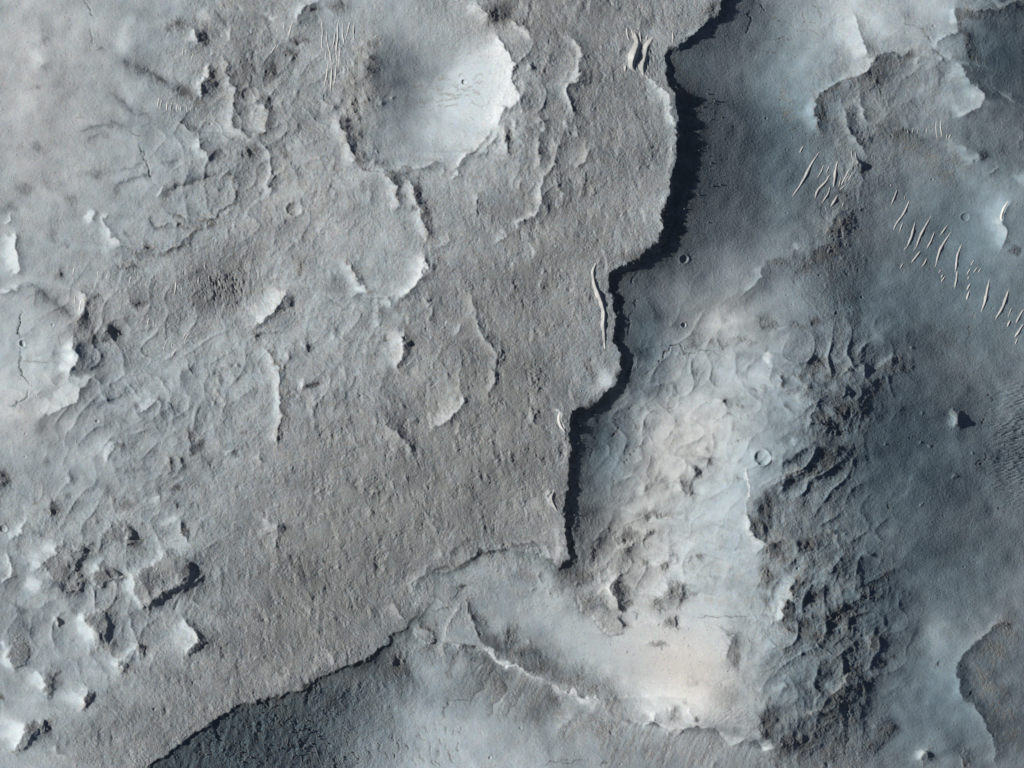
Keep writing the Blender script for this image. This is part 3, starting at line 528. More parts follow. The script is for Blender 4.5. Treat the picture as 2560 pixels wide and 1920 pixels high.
PL(5,"85,0 100,100",30,.9); PL(5,"455,590 462,700 465,760",28,1.0); PL(5,"580,800 530,850 450,930",40,.7)
PL(4,"555,100 580,170 580,240 610,330",60,.55); PL(4,"650,390 590,470 480,520",26,.6); PL(4,"1350,600 1385,650 1330,700",40,.8); PL(4,"1505,1440 1540,1520",34,.9); PL(4,"1205,60 1208,140",20,.6)
PL(9,"555,680 555,760 595,820",26,.9); PL(9,"140,1390 120,1450 110,1480",44,1.0); PL(9,"550,1180 550,1220",24,.9); PL(9,"1245,790 1248,860 1235,910",20,1.0); PL(9,"830,940 775,970",20,.7); PL(9,"390,225 320,290",26,.8); PL(9,"265,1070 285,1120",20,.6); PL(9,"845,420 862,500",16,.7); PL(9,"1040,270 950,370",12,.6); PL(9,"35,300 45,380",18,.6); PL(9,"150,50 130,120",22,.5)
PL(11,"930,1250 900,1300 870,1270",60,1.0); PL(11,"0,975 60,1022 150,1072 230,1122 350,1150 430,1182 500,1205 580,1250",20,1.0); PL(10,"1450,885 1530,948 1620,990 1659,1000",20,1.0); PL(10,"1285,620 1270,700 1232,790 1250,850",10,.6); PL(11,"520,1270 570,1250",26,.7); PL(11,"1230,1375 1330,1425 1370,1460",14,.6); PL(11,"960,1240 1030,1300",26,.6); PL(11,"1150,1300 1160,1350",14,.7); PL(11,"650,470 680,540",16,.8); PL(11,"1490,20 1550,140 1600,180",26,.6); PL(11,"1320,420 1330,445",16,.7)
PL(12,"60,600 40,680 20,700",40,.9); PL(12,"140,480 140,540",24,.6); PL(12,"480,1090 430,1140",26,.6); PL(12,"10,1490 20,1530",26,.9); PL(12,"1010,1580 1015,1610",26,.8); PL(12,"270,1300 260,1320",16,.5)
PL(6,"1080,20 1085,100 1040,200 980,250",30,.7); PL(6,"170,260 120,340 60,390 10,440",42,.8); PL(6,"140,780 150,900 150,1050",18,.8); PL(6,"940,500 935,600 930,700",20,.7); PL(6,"310,800 312,840",18,.8); PL(6,"1320,930 1290,990 1230,1040",18,.6); PL(6,"640,100 665,220",16,.6)
PL(3,"860,500 930,572 995,620 1028,690 1040,780 1045,850",15,.7); PL(3,"1035,950 1022,1110 1000,1240 970,1340",10,.6); PL(3,"425,340 420,480 380,560 375,690",20,.6); PL(3,"180,1240 175,1320 140,1390",18,.6); PL(3,"780,280 790,330 765,400",40,.9); PL(3,"860,330 850,420",20,.6)
PL(7,"540,60 525,150 560,240 585,320 595,400 590,560",14,1.0); PL(7,"300,1010 318,1080 350,1140",14,.8); PL(7,"265,1520 255,1580 285,1650",16,.8); PL(7,"1505,1370 1515,1470 1530,1540",12,.8); PL(7,"0,0 0,1",1,0); PL(8,"0,650 10,680",22,.9); PL(8,"0,1300 0,1330",18,.9); PL(1,"1255,170 1262,260",20,.8); PL(1,"1345,440 1335,520",22,.8); PL(1,"610,1390 615,1420",22,.5); PL(1,"95,1540 110,1650",34,.9)
PALE = np.clip(PALE * (0.75 + 0.5 * PATCH) * np.where((GX < 1000) | (GX > 1900), .5, .9), 0, 1)
# dust streaks that run down the outer face of the southern rim
stk = band(24, .5, 7.0, 113, 131) + .5 * band(12, .4, 7.0, 115, 132)
def face_(x, y, rx, ry, an):
    c, q = math.cos(math.radians(an)), math.sin(math.radians(an))
    u = ((PX - x) * c + (PY - y) * q) / rx; v = (-(PX - x) * q + (PY - y) * c) / ry
    return np.exp(-(u * u + v * v) ** 2)
fm = np.maximum.reduce([face_(1300,1730,190,75,28), face_(1500,1810,200,80,22), face_(1720,1870,170,60,5), face_(1190,1690,60,60,0)*.6])
ROCK = np.maximum(ROCK, fm * np.clip(.42 + .33 * stk, 0, .95))
for (x, y, rx, ry, an, k) in ((905, 190, 45, 190, 8, .75), (1700, 300, 30, 330, 0, 0)):
    m_ = face_(x, y, rx, ry, an) * k
    EXTRA_R = np.maximum(EXTRA_R, 6 * m_); ROCK = np.maximum(ROCK, .6 * m_)

# darkness under the scarp: steep talus facing away from the sun
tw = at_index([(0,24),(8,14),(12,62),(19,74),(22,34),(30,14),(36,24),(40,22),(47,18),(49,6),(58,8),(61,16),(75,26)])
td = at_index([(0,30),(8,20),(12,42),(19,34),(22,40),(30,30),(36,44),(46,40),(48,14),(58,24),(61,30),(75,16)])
TONE -= np.where(sd < 0, 0.9 * td * np.exp(-np.clip((-sd - 4) / tw, 0, 9)), 0)

# ------------------------------------------------------------------ ground colour masks, with some shade painted in
def gauss(x, y, rx, ry, ang=0):
    c, s_ = math.cos(math.radians(ang)), math.sin(math.radians(ang))
    u = ((PX - x) * c + (PY - y) * s_) / rx; v = (-(PX - x) * s_ + (PY - y) * c) / ry
    return np.exp(-(u * u + v * v))
patch = PATCH
rough = np.clip((RO + EXTRA_R) / 8.0, 0, 1.15)
fr = band(13, .5, seed=111); fr2 = band(6.5, .4, seed=112)
rock = np.clip(rough * 1.15 - 0.27 + (0.40 * (patch - 0.5) + 0.13 * fr + .09 * fr2) * sstep(rough, 0.08, 0.45), 0, 1)
speck = np.clip(band(7, .5, seed=113) + .5 * band(30, .5, seed=114) - 2.5, 0, 1) * (1 - PALE)
rock = np.maximum(rock, np.clip(speck * 1.6, 0, .9))
rock = np.clip(np.maximum(rock, ROCK * (0.55 + 0.6 * patch + .12 * fr + .1 * fr2)), 0, 1)
sand = np.zeros_like(TONE)                        # dark basaltic sand, and shade of cliff-foot and scree slopes painted in
for a in ((2230,1150,420,420),(2500,130,150,170),(2420,650,260,420),(1960,330,170,330),(2350,1750,260,220),(2200,760,300,180),(2150,1500,260,220),(2050,1700,200,200),(1745,430,100,270),(1500,1120,95,170),(1600,860,70,150),(1720,250,80,300),(2350,1400,230,220)):
    sand = np.maximum(sand, gauss(*a))
scree = sstep(-sd, 0, 8) * gauss(560, 1860, 430, 190, -12)
sand = np.maximum(sand * (1 - sstep(sd, -8, 2)), scree * 1.4)
sand = np.clip(np.maximum(sand * 0.85, scree), 0, 1)
rough = rough * (1 - .6 * np.clip(scree, 0, 1))
talus = np.where(sd < 0, np.exp(-(-sd / (tw * 1.5 + 8)) ** 1.5), 0) * np.clip(td / 30, .2, 1) * (.75 + .5 * PATCH)  # cliff-foot shadow painted as dark ground on the talus, fading outward
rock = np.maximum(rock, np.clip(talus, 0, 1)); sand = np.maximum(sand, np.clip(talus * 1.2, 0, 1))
peach = np.clip(gauss(1735,1685,185,120,30) + .7*gauss(1740,1090,180,110,-30) + .6*gauss(1560,1330,160,180) + .5*gauss(1830,800,130,80) + .4*gauss(60,1030,140,90) + .38*gauss(90,230,200,330) + .3*gauss(220,780,150,80) + .25*gauss(1250,60,160,80), 0, 1)
alb = 1 - 0.46 * 0.88 * sand + 0.04 * peach * (1 - sand)
alb = alb * (1 - rock) + rock * (0.74 - 0.45 * 0.7 * sand)
alb = alb * (1 - PALE * .8) + PALE * .8 * 1.42

# ------------------------------------------------------------------ slopes that give those tones under the sun, integrated into heights
TONE = 138 + (BASE - 138) * np.where(BASE > 138, 1.28, 1.16) + 1.4 * (TONE - BASE)
TONE = np.where(TONE < 45, 45 - (45 - TONE) * 0.5, TONE)
E = math.radians(SUN_EL); az = math.radians(SUN_AZ)
sxx, syy = math.cos(az), math.sin(az)             # away from the sun, in image axes (right and down)
T0 = 148.0
def lin(v):
    v = np.clip(v, 3, 250) / 255.0
    return np.where(v <= 0.04045, v / 12.92, ((v + 0.055) / 1.055) ** 2.4)
AMB = 0.10
ratio = lin(TONE) / lin(T0) / alb
WMIN = np.where(sd > 0, .22, .15 + .17 * (1 - np.exp(-np.clip(-sd - 10, 0, 900) / 90))) - .07 * sstep(GX, 1850, 1980)
WMIN = np.maximum(WMIN, .36 * np.clip(scree, 0, 1))
want = np.clip((ratio - AMB) / (1 - AMB), WMIN, 1 / math.sin(E) * 0.93)
PAD = 400
def integrate(g):
    mg = g.mean()
    gp = np.pad(g - mg, PAD, mode='edge')
    ny, nx = gp.shape
    rx = np.minimum(1, np.minimum(np.arange(nx), np.arange(nx)[::-1]) / PAD)
    ry = np.minimum(1, np.minimum(np.arange(ny), np.arange(ny)[::-1]) / PAD)
    gp = gp * sstep(rx, 0, 1)[None] * sstep(ry, 0, 1)[:, None]
    kx = 2 * np.pi * np.fft.rfftfreq(nx, STEP)[None]; ky = 2 * np.pi * np.fft.fftfreq(ny, STEP)[:, None]
    ks = kx * sxx + ky * syy
    k2 = kx * kx + ky * ky
    lam = 0.09; mu = (2 * np.pi / 9000.0) ** 2
    Hh = -1j * ks * np.fft.rfft2(gp) / (ks * ks + lam * k2 + mu)
    return np.fft.irfft2(Hh, s=gp.shape)[PAD:-PAD, PAD:-PAD] + mg * ((GX - 1280) * sxx + (GY - 960) * syy)
def blur(a, r):
    f = np.exp(-2 * (np.pi * r) ** 2 * (KX ** 2 + KY ** 2))
    return np.fft.irfft2(np.fft.rfft2(a) * f, s=a.shape)
def shade(h):
    hy, hx = np.gradient(h, STEP)
    p = hx * sxx + hy * syy
    return np.clip((math.sin(E) + math.cos(E) * p) / np.sqrt(1 + hx * hx + hy * hy), 0, None) / math.sin(E)
def slope_of(r):
    return np.tan(np.arcsin(np.clip(r * math.sin(E), 0, 0.99)) - E)
g = slope_of(want)
mean_g = g.mean()
H = integrate(g)
for it in range(6):
    cur = shade(H)
    g = g + 0.9 * (slope_of(want) - slope_of(np.clip(cur, 0.0, 1 / math.sin(E) * .985)))
    g = np.clip(g, -0.62, 1.0)
    H = integrate(g)
H = H.astype(np.float32)
print("relief from shading: %.0f .. %.0f m" % (H.min(), H.max()))

rock = np.maximum(rock, CRK); sand = np.maximum(sand, CRK)  # dark fill of the cracks, their shadow painted in with it
# ------------------------------------------------------------------ impact craters (hand-placed)
CRATERS = [  # tile, x, y, r, sharpness, label
 (2,1350,530,20,1.7,"small fresh crater on the smooth bright floor of the large basin"),
 (2,250,1355,48,0.55,"shallow old round crater on the rough ground south-west of the large basin"),
 (5,140,568,24,1.0,"crisp small crater cut by a dark crack near the left edge"),
 (5,342,447,13,.8,"tiny crater right of the long dark crack, upper left dust plain"),
 (5,635,1070,14,.8,"tiny crater on smooth dust below the curved bright ridge"),
 (5,803,610,11,.5,"faint tiny ring crater right of the dark rocky knob"),
 (5,165,1150,9,.8,"pinhole crater at the left on dust, below the bright slope"),
 (7,1115,25,28,.55,"soft round crater lying in the dark shade beside the black cliff"),
 (7,1112,448,18,1.1,"small deep crater on grey dust east of the long cliff"),
 (7,1610,1305,50,.85,"largest sharp bowl crater on pale dust in the right half"),
 (8,612,265,10,1.0,"pinhole crater on the blue-grey slope right of the dark hills"),
 (8,158,315,9,.7,"tiny crater on the rounded grey dome"),
 (9,20,110,28,.6,"shallow crater touching the left edge beside a bright ridge"),
 (9,1010,1270,16,.5,"faint small crater on brown plateau near the lower cliff edge"),
 (6,450,1065,10,.7,"tiny crater among rough ground in the middle of the plateau"),
 (10,1515,1590,12,.9,"small crater on smooth pale dust at the bottom edge"),
 (11,1400,1025,10,.8,"tiny crater on peach dust right of the bright peak"),
 (12,185,362,13,1.0,"small round crater between dark rocky hills, right side"),
 (4,1300,1400,30,.35,"very shallow worn crater beside the slanting sand ridges"),
 (1,1620,610,60,.30,"shallow ghost crater on rough ground left of the large basin"),
 (11,315,1528,9,.5,"pinhole crater on the pale slope at the bottom"),
]
_pr = random.Random(77)
PITS = [(_pr.uniform(0, 2560), _pr.uniform(0, 1920), 1.6 + 3.2 * _pr.random() ** 4, _pr.uniform(.3, .9)) for _ in range(330)]
for (cx, cy, r, a) in PITS:
    j_, i_ = int((cy - Y0) / STEP), int((cx - X0) / STEP)
    if -30 < sd[j_, i_] < 6 or rough[j_, i_] > .55: continue
    sy, sx = win(cx - 3 * r - 6, cx + 3 * r + 6, cy - 3 * r - 6, cy + 3 * r + 6)
    d = np.hypot(GX[sy, sx] - cx, GY[sy, sx] - cy) / max(r, 2.2)
    H2[sy, sx] += np.where(d < 1, (d * d - 1), 0) * 0.45 * r * a + 0.12 * r * a * np.exp(-((d - 1.1) / 0.35) ** 2)
for (t, x, y, r, a, lb) in CRATERS:
    ox, oy = TO[t]; cx = ox + x * F; cy = oy + y * F; r = r * F
    sy, sx = win(cx - 3 * r - 6, cx + 3 * r + 6, cy - 3 * r - 6, cy + 3 * r + 6)
    jig = 0.25 if r > 8 else 0.1
    dx = GX[sy, sx] * (1 - jig) + PX[sy, sx] * jig - cx; dy = GY[sy, sx] * (1 - jig) + PY[sy, sx] * jig - cy
    d = np.hypot(dx, dy) / r
    bowl = np.where(d < 1, (d * d - 1), 0) * 0.46 * r * a
    rim = 0.16 * r * a * np.exp(-((d - 1.02) / 0.22) ** 2)
    # the ground around is flattened a little so the bowl reads
    H2[sy, sx] += bowl + rim

# ------------------------------------------------------------------ flat-topped rocks stand proud of the dust
MB16 = 1.2 * band(18, .4, seed=81) + .7 * band(9, .4, seed=82)
MESAS = [
 (9,"1065,258 1170,280 1245,350 1235,440 1110,500 1010,570 915,620 870,540 850,430 930,395 1000,322",6.5,5),
 (9,"575,665 635,645 690,660 700,740 690,830 640,860 605,835 565,750",6.0,4.5),
 (9,"410,215 490,275 500,350 532,450 505,505 420,495 330,440 300,370 265,335",3.5,5),
 (9,"640,342 715,360 780,420 695,458 655,488 612,450 605,395",4.0,4),
 (9,"650,70 780,70 872,172 820,212 745,180 670,120",3.0,5),
 (9,"135,815 188,870 148,965 92,1010 52,955 85,890",4.0,4.5),
 (9,"305,1338 308,1390 205,1450 192,1490 125,1528 112,1498 152,1420 205,1370",5.5,4),
 (9,"285,1050 335,1080 352,1120 330,1158 300,1158 280,1110",4.5,4),
 (9,"565,1165 592,1175 594,1225 572,1245 556,1235",5.0,3.5),
 (9,"785,965 812,975 822,1010 800,1030 782,1005",4.0,3.5),
 (9,"888,872 925,885 940,925 918,945 895,915",4.0,3.5),
 (9,"1245,770 1330,822 1295,885 1248,930 1236,915 1258,840",4.0,4),
 (9,"345,695 375,705 380,742 355,750",3.0,3),
 (10,"1020,730 1078,722 1130,800 1130,850 1098,868 1055,830",4.5,4),
 (11,"650,460 690,470 715,570 722,640 680,690 728,760 680,785 590,755 520,690 440,635 450,570 560,540",3.2,5),
 (11,"1010,460 1110,478 1118,560 1052,640 1000,630 900,600 965,535",2.6,4),
 (11,"945,735 1010,692 1048,690 1070,745 1010,750",2.8,3),
 (11,"895,842 960,852 1005,878 985,890 925,868",1.6,3),
 (11,"665,165 760,115 870,115 892,155 795,228 745,255 690,228",2.4,4),
 (12,"500,1060 560,1040 590,1090 560,1190 500,1235 462,1215 490,1120",5,6),
 (8,"1195,1000 1240,1000 1248,1060 1240,1110 1205,1110 1198,1050",4,4),
 (5,"690,450 740,440 755,500 705,565 680,550",3,4),
 (7,"1155,1385 1205,1385 1215,1430 1170,1440",4,3.5),(7,"1100,1440 1140,1470 1175,1545 1148,1585 1115,1545",4,4),
 (6,"940,545 990,560 1000,610 965,650 945,600",4,4),
 (12,"640,780 700,790 760,810 740,870 680,880 650,830",3,6),(12,"700,1390 800,1390 820,1430 730,1540 650,1540",4,7),
 (12,"60,1470 140,1440 150,1520 70,1610 30,1590",5,7),(12,"290,1300 430,1265 500,1290 480,1370 350,1400 270,1370",2.5,5),
 (8,"320,630 390,620 370,720 290,750",3,6),(8,"820,655 900,690 900,740 720,760 660,860 620,830 740,720",3.5,6),(8,"440,960 560,930 660,960 620,1040 520,1040",4,7),
 (8,"300,1060 420,1060 480,1130 380,1150",3,6),(8,"300,1270 430,1240 440,1310 350,1380 210,1400 100,1450 90,1420 200,1350",4,7),
 (12,"370,610 500,575 610,530 680,500 690,560 600,600 400,660",3,6),(4,"420,1440 520,1400 560,1450 480,1560 420,1580",4,7),
]
for (t, s_, hh, ww) in MESAS:
    P = pts(t, s_)
    sy, sx = win(min(q[0] for q in P) - 25, max(q[0] for q in P) + 25, min(q[1] for q in P) - 25, max(q[1] for q in P) + 25)
    d = poly_signed(P, PX[sy, sx] * .8 + GX[sy, sx] * .2, PY[sy, sx] * .8 + GY[sy, sx] * .2)
    d = d + MB16[sy, sx]
    prof = sstep(d, -ww * 1.9, ww)
    H2[sy, sx] += (hh * .58 if t in (9, 10) else hh * .95 if t == 11 else hh * .36) * prof * (0.8 + 0.2 * np.clip(d / 25, 0, 1))
    ROCK[sy, sx] = np.maximum(ROCK[sy, sx], 0.62 * prof)
    EXTRA_R[sy, sx] = np.maximum(EXTRA_R[sy, sx], 3.2 * prof)
rough = np.clip((RO + EXTRA_R) / 8.0, 0, 1.15)
rock = np.clip(np.maximum(rock, ROCK * (0.55 + 0.6 * patch + .12 * fr + .1 * fr2)), 0, 1)

# ------------------------------------------------------------------ rock texture as relief
R8 = rough
ang = 82
n1 = band(46, .5, 1.7, ang, 41); n2 = band(23, .45, 1.9, ang, 42); n3 = band(12, .4, 1.6, ang, 43); n4 = band(7, .35, 1.2, ang, 44)
m1 = band(30, .5, 1.0, 0, 45); m2 = band(16, .5, 1.0, 0, 46)
n0 = band(5.2, .3, 1.2, ang, 48)
ridgelet = np.clip(band(30, .45, 2.6, 86, 49) - 1.0, 0, 3)
pit = np.clip(band(9, .4, 1.2, ang, 60) - 1.1, 0, 3)
q1 = band(30, .5, 2.2, 80, 91); q2 = band(17, .5, 1.8, 72, 92); q3 = band(10, .5, 1.5, 100, 93); q4 = band(22, .6, 1.3, 20, 94)
mod = np.clip(1 + .5 * band(60, .6, seed=95), .2, 2)
lump = 0.34 * n1 + 0.34 * q1 * mod + 0.20 * q2 + 0.15 * q3 * mod + .16 * q4 + .115 * n4 + .085 * n0 + 0.55 * ridgelet - .16 * pit * mod - .16 * np.abs(m2) - .10 * np.abs(n3)
patchy = np.clip(0.8 + 0.35 * band(110, .6, seed=47) + 0.3 * m1, 0.2, 1.7)
TEX = lump * (R8 ** 1.15) * 0.98 * patchy
# crumbly outcrops
cr_ = band(9, .4, seed=51); cr2 = band(17, .4, seed=52)
TEX += (-np.abs(cr_) * 0.25 - np.abs(cr2) * 0.4 + .12 * n0 + .1 * n4) * np.clip(ROCK * 1.3 - .55, 0, 1) * 0.75
# dust: gentle, tiny undulation
TEX += (0.07 * band(14, .5, seed=53) + 0.055 * n4 + 0.05 * n0 + 0.2 * band(60, .5, seed=54)) * (1 - 0.5 * R8)
# wind ripples, fine and near-horizontal, by the east edge; and upright ones beside the sand ridges
rp = sstep(GX, 2430, 2560) * sstep(GY, 900, 1040) * (1 - sstep(GY, 1200, 1300))
rip = band(11, .28, 5.0, -14, 55); rip2 = band(11, .28, 5.0, 12, 56)
TEX += (-np.abs(rip) - 0.8 * np.abs(rip2)) * 0.75 * rp
r2 = gauss(1625, 150, 34, 60) * (sd > 4) * 1.0
rv = band(9, .28, 4.0, 80, 57)
TEX += -np.abs(rv) * 0.9 * r2
for (x, y, rx_, ry_, k) in ((860,110,45,85,.5),(2215,330,110,18,.5),(2140,420,30,30,.5),(560,720,60,40,.6),(1530,210,60,30,.2),(120,1140+170,60,30,.3),(2540,440,24,20,.5),(1700,1330,90,90,.15),(600,760,90,70,.5)):
    TEX += -np.abs(rv) * k * gauss(x, y, rx_, ry_)
# diagonal hatch on the far southern slope, and downslope flutes
fl = band(17, .6, 5.0, 116, 58) * np.clip(.6 + .6 * band(90, .5, seed=66), 0, 1.6)
for (x, y, rx_, ry_, k, a) in ((1250,1730,140,60,.2,25),(1560,1800,190,60,.2,15),(1800,1870,120,50,.25,0),(1480,1480,20,20,.0,0),(470,1400+120,80,60,.3,0)):
    TEX += fl * k * gauss(x, y, rx_, ry_, a)
fl2 = band(10, .35, 4.0, 150, 59)
TEX += -np.abs(fl2) * .35 * gauss(1820, 1790, 90, 70)
# boulder-strewn scree
sc_ = np.clip(scree * 1.3, 0, 1)
TEX += (np.clip(band(8, .5, seed=61) - 1.4, 0, 3) * 0.35 + band(26, .5, 1.6, 110, 62) * .22 - np.abs(band(12, .4, 2.5, 100, 63)) * .14 + .05 * n0) * sc_
# flute the cliff face
face = np.exp(-((-sd - 8) / 9) ** 2)
TEX += band(11, .4, seed=64) * 0.25 * face * np.clip(CH / 6, 0.2, 1.3)
TEX += -np.abs(band(24, .5, seed=65)) * 0.7 * np.exp(-((-sd - 14) / 14) ** 2) * np.clip(CH / 6, 0.2, 1)

H = H + scarp_h + H2 + TEX.astype(np.float32)
H = H - H.mean()
print("relief: %.0f .. %.0f m" % (H.min(), H.max()))

def h_at(x, y):
    i = (x - X0) / STEP; j = (y - Y0) / STEP
    i = min(max(i, 0), NX - 1.001); j = min(max(j, 0), NY - 1.001)
    a = int(i); b = int(j); u = i - a; v = j - b
    return float(H[b, a] * (1-u)*(1-v) + H[b, a+1] * u*(1-v) + H[b+1, a] * (1-u)*v + H[b+1, a+1] * u*v)

# ------------------------------------------------------------------ materials
def ground_material(name, rough_=0.95):
    m = bpy.data.materials.new(name); m.use_nodes = True
    nt = m.node_tree; N = nt.nodes; Lk = nt.links
    b = N["Principled BSDF"]; b.inputs["Roughness"].default_value = rough_
    b.inputs["Specular IOR Level"].default_value = 0.12
    geo = N.new("ShaderNodeNewGeometry")
    at = N.new("ShaderNodeAttribute"); at.attribute_name = "cover"      # x = rock, y = dark sand and painted shade, z = peach dust
    sep = N.new("ShaderNodeSeparateXYZ"); Lk.new(at.outputs["Vector"], sep.inputs[0])
    def noise(scale, det=3.0, rg=0.6):
        n = N.new("ShaderNodeTexNoise"); n.inputs["Scale"].default_value = scale
        n.inputs["Detail"].default_value = det; n.inputs["Roughness"].default_value = rg
        Lk.new(geo.outputs["Position"], n.inputs["Vector"]); return n
    def math_(op, a, b_=None, c=None, clamp=False):
        n = N.new("ShaderNodeMath"); n.operation = op; n.use_clamp = clamp
        for i, v in enumerate((a, b_, c)):
            if v is None: continue
            if isinstance(v, (int, float)): n.inputs[i].default_value = v
            else: Lk.new(v, n.inputs[i])
        return n.outputs[0]
    def mixc(f, a, c):
        n = N.new("ShaderNodeMix"); n.data_type = 'RGBA'
        Lk.new(f, n.inputs["Factor"])
        for k, v in ((6, a), (7, c)):
            if isinstance(v, tuple): n.inputs[k].default_value = (*v, 1)
            else: Lk.new(v, n.inputs[k])
        return n.outputs[2]
    nA = noise(0.16, 4); nB = noise(0.030, 3); nC = noise(0.33, 2)
    rk = math_('ADD', sep.outputs[0], math_('MULTIPLY', math_('SUBTRACT', nA.outputs[0], 0.5), math_('ADD', math_('MULTIPLY', sep.outputs[0], 1.6), 0.12)), clamp=True)
    dust = mixc(math_('MULTIPLY_ADD', math_('SUBTRACT', nB.outputs[0], 0.5), 1.6, 0.5, True), (0.338, 0.408, 0.450), (0.404, 0.430, 0.446))
    dust = mixc(sep.outputs[2], dust, (0.462, 0.445, 0.422))
    rockc = mixc(nA.outputs[0], (0.258, 0.276, 0.280), (0.340, 0.332, 0.312))
    darkc = mixc(nA.outputs[0], (0.124, 0.222, 0.280), (0.168, 0.236, 0.272))
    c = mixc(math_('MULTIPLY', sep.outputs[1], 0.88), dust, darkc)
    rockd = mixc(math_('MULTIPLY', sep.outputs[1], 0.7), rockc, (0.112, 0.126, 0.128))  # near-black rock tone, also used for the painted cliff-foot shade
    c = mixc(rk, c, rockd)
    ap = N.new("ShaderNodeAttribute"); ap.attribute_name = "pale"
    c = mixc(ap.outputs["Fac"], c, (0.560, 0.590, 0.600))  # pale dust colour, also painting sunlit slopes brighter
    # fine grain of grit
    gr = N.new("ShaderNodeMix"); gr.data_type = 'RGBA'; gr.blend_type = 'OVERLAY'
    gr.inputs["Factor"].default_value = 0.30
    Lk.new(c, gr.inputs[6]); Lk.new(nC.outputs["Color"], gr.inputs[7])
    Lk.new(gr.outputs[2], b.inputs["Base Color"])
    bmp = N.new("ShaderNodeBump"); bmp.inputs["Distance"].default_value = 1.0
    fine = noise(0.28, 4, 0.7)
    amt = math_('MULTIPLY', fine.outputs[0], math_('ADD', math_('MULTIPLY', sep.outputs[0], 2.3), 0.75))
    Lk.new(amt, bmp.inputs["Height"]); bmp.inputs["Strength"].default_value = 0.8
    Lk.new(bmp.outputs[0], b.inputs["Normal"])
    return m
M_ground = ground_material("martian_ground")

def dune_material():
    m = bpy.data.materials.new("pale_ripple_sand"); m.use_nodes = True
    N = m.node_tree.nodes; Lk = m.node_tree.links
    b = N["Principled BSDF"]; b.inputs["Roughness"].default_value = 0.95; b.inputs["Specular IOR Level"].default_value = 0.1
    geo = N.new("ShaderNodeNewGeometry"); n = N.new("ShaderNodeTexNoise"); n.inputs["Scale"].default_value = 0.12; n.inputs["Detail"].default_value = 4
    Lk.new(geo.outputs["Position"], n.inputs["Vector"])
    r = N.new("ShaderNodeValToRGB"); r.color_ramp.elements[0].position = .3; r.color_ramp.elements[1].position = .7
    r.color_ramp.elements[0].color = (0.47, 0.48, 0.47, 1); r.color_ramp.elements[1].color = (0.58, 0.57, 0.55, 1)
    Lk.new(n.outputs[0], r.inputs[0]); Lk.new(r.outputs[0], b.inputs["Base Color"])
    return m
M_dune = dune_material()
def rock_material():
    m = bpy.data.materials.new("boulder_rock"); m.use_nodes = True
    N = m.node_tree.nodes; Lk = m.node_tree.links
    b = N["Principled BSDF"]; b.inputs["Roughness"].default_value = 0.9
    geo = N.new("ShaderNodeNewGeometry"); n = N.new("ShaderNodeTexNoise"); n.inputs["Scale"].default_value = 0.4; n.inputs["Detail"].default_value = 5
    Lk.new(geo.outputs["Position"], n.inputs["Vector"])
    r = N.new("ShaderNodeValToRGB"); r.color_ramp.elements[0].color = (0.07, 0.08, 0.09, 1); r.color_ramp.elements[1].color = (0.24, 0.23, 0.225, 1)
    Lk.new(n.outputs[0], r.inputs[0]); Lk.new(r.outputs[0], b.inputs["Base Color"])
    return m
M_rock = rock_material()
M_grey = M_dune.copy(); M_grey.name = "grey_ripple_sand"
for n_ in M_grey.node_tree.nodes:
    if n_.type == 'VALTORGB':
        n_.color_ramp.elements[0].color = (0.15, 0.17, 0.185, 1); n_.color_ramp.elements[1].color = (0.24, 0.245, 0.25, 1)

# ------------------------------------------------------------------ cutting the height field into objects
COL = scene.collection
def tag(o, **k):
    for a, b in k.items():
        if b: o[a] = b
hy, hx = np.gradient(H, STEP)
nrm = np.stack([-hx, hy, np.ones_like(H)], -1)
nrm /= np.linalg.norm(nrm, axis=-1, keepdims=True)
VX = (GX - 1280).ravel(); VY = (960 - GY).ravel(); VZ = H.ravel()
VERT = np.stack([VX, VY, VZ], 1).astype(np.float32)
NRM = nrm.reshape(-1, 3).astype(np.float32)
PAL = (PALE * .8).ravel().astype(np.float32)
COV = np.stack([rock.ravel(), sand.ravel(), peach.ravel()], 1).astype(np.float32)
jj, ii = np.meshgrid(np.arange(NY - 1), np.arange(NX - 1), indexing='ij')
base = (jj * NX + ii)
QUAD = np.stack([base, base + NX, base + NX + 1, base + 1], -1).reshape(-1, 4)
QX = (GX[:-1, :-1] + STEP / 2); QY = (GY[:-1, :-1] + STEP / 2)
QPX = PX[:-1, :-1]; QPY = PY[:-1, :-1]
CLS = np.zeros((NY - 1, NX - 1), np.int32)

def make_mesh(name, quads, org=(0, 0, 0)):
    ids, inv = np.unique(quads.ravel(), return_inverse=True)
    me = bpy.data.meshes.new(name)
    nv, nf = len(ids), len(quads)
    me.vertices.add(nv); me.loops.add(nf * 4); me.polygons.add(nf)
    me.vertices.foreach_set("co", (VERT[ids] - np.array(org, np.float32)).ravel())
    me.loops.foreach_set("vertex_index", inv.astype(np.int32).ravel())
    me.polygons.foreach_set("loop_start", np.arange(0, nf * 4, 4, dtype=np.int32))
    me.update(calc_edges=True)
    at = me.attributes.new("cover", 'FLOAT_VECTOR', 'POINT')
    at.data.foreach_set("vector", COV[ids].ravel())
    at = me.attributes.new("pale", 'FLOAT', 'POINT')
    at.data.foreach_set("value", PAL[ids])
    me.polygons.foreach_set("use_smooth", np.ones(nf, bool))
    me.normals_split_custom_set_from_vertices(NRM[ids])
    me.materials.append(M_ground)
    return me

things = []     # (class id, name, label, category, group, parts)
cid = [10]
sd_q = sd[:-1, :-1]
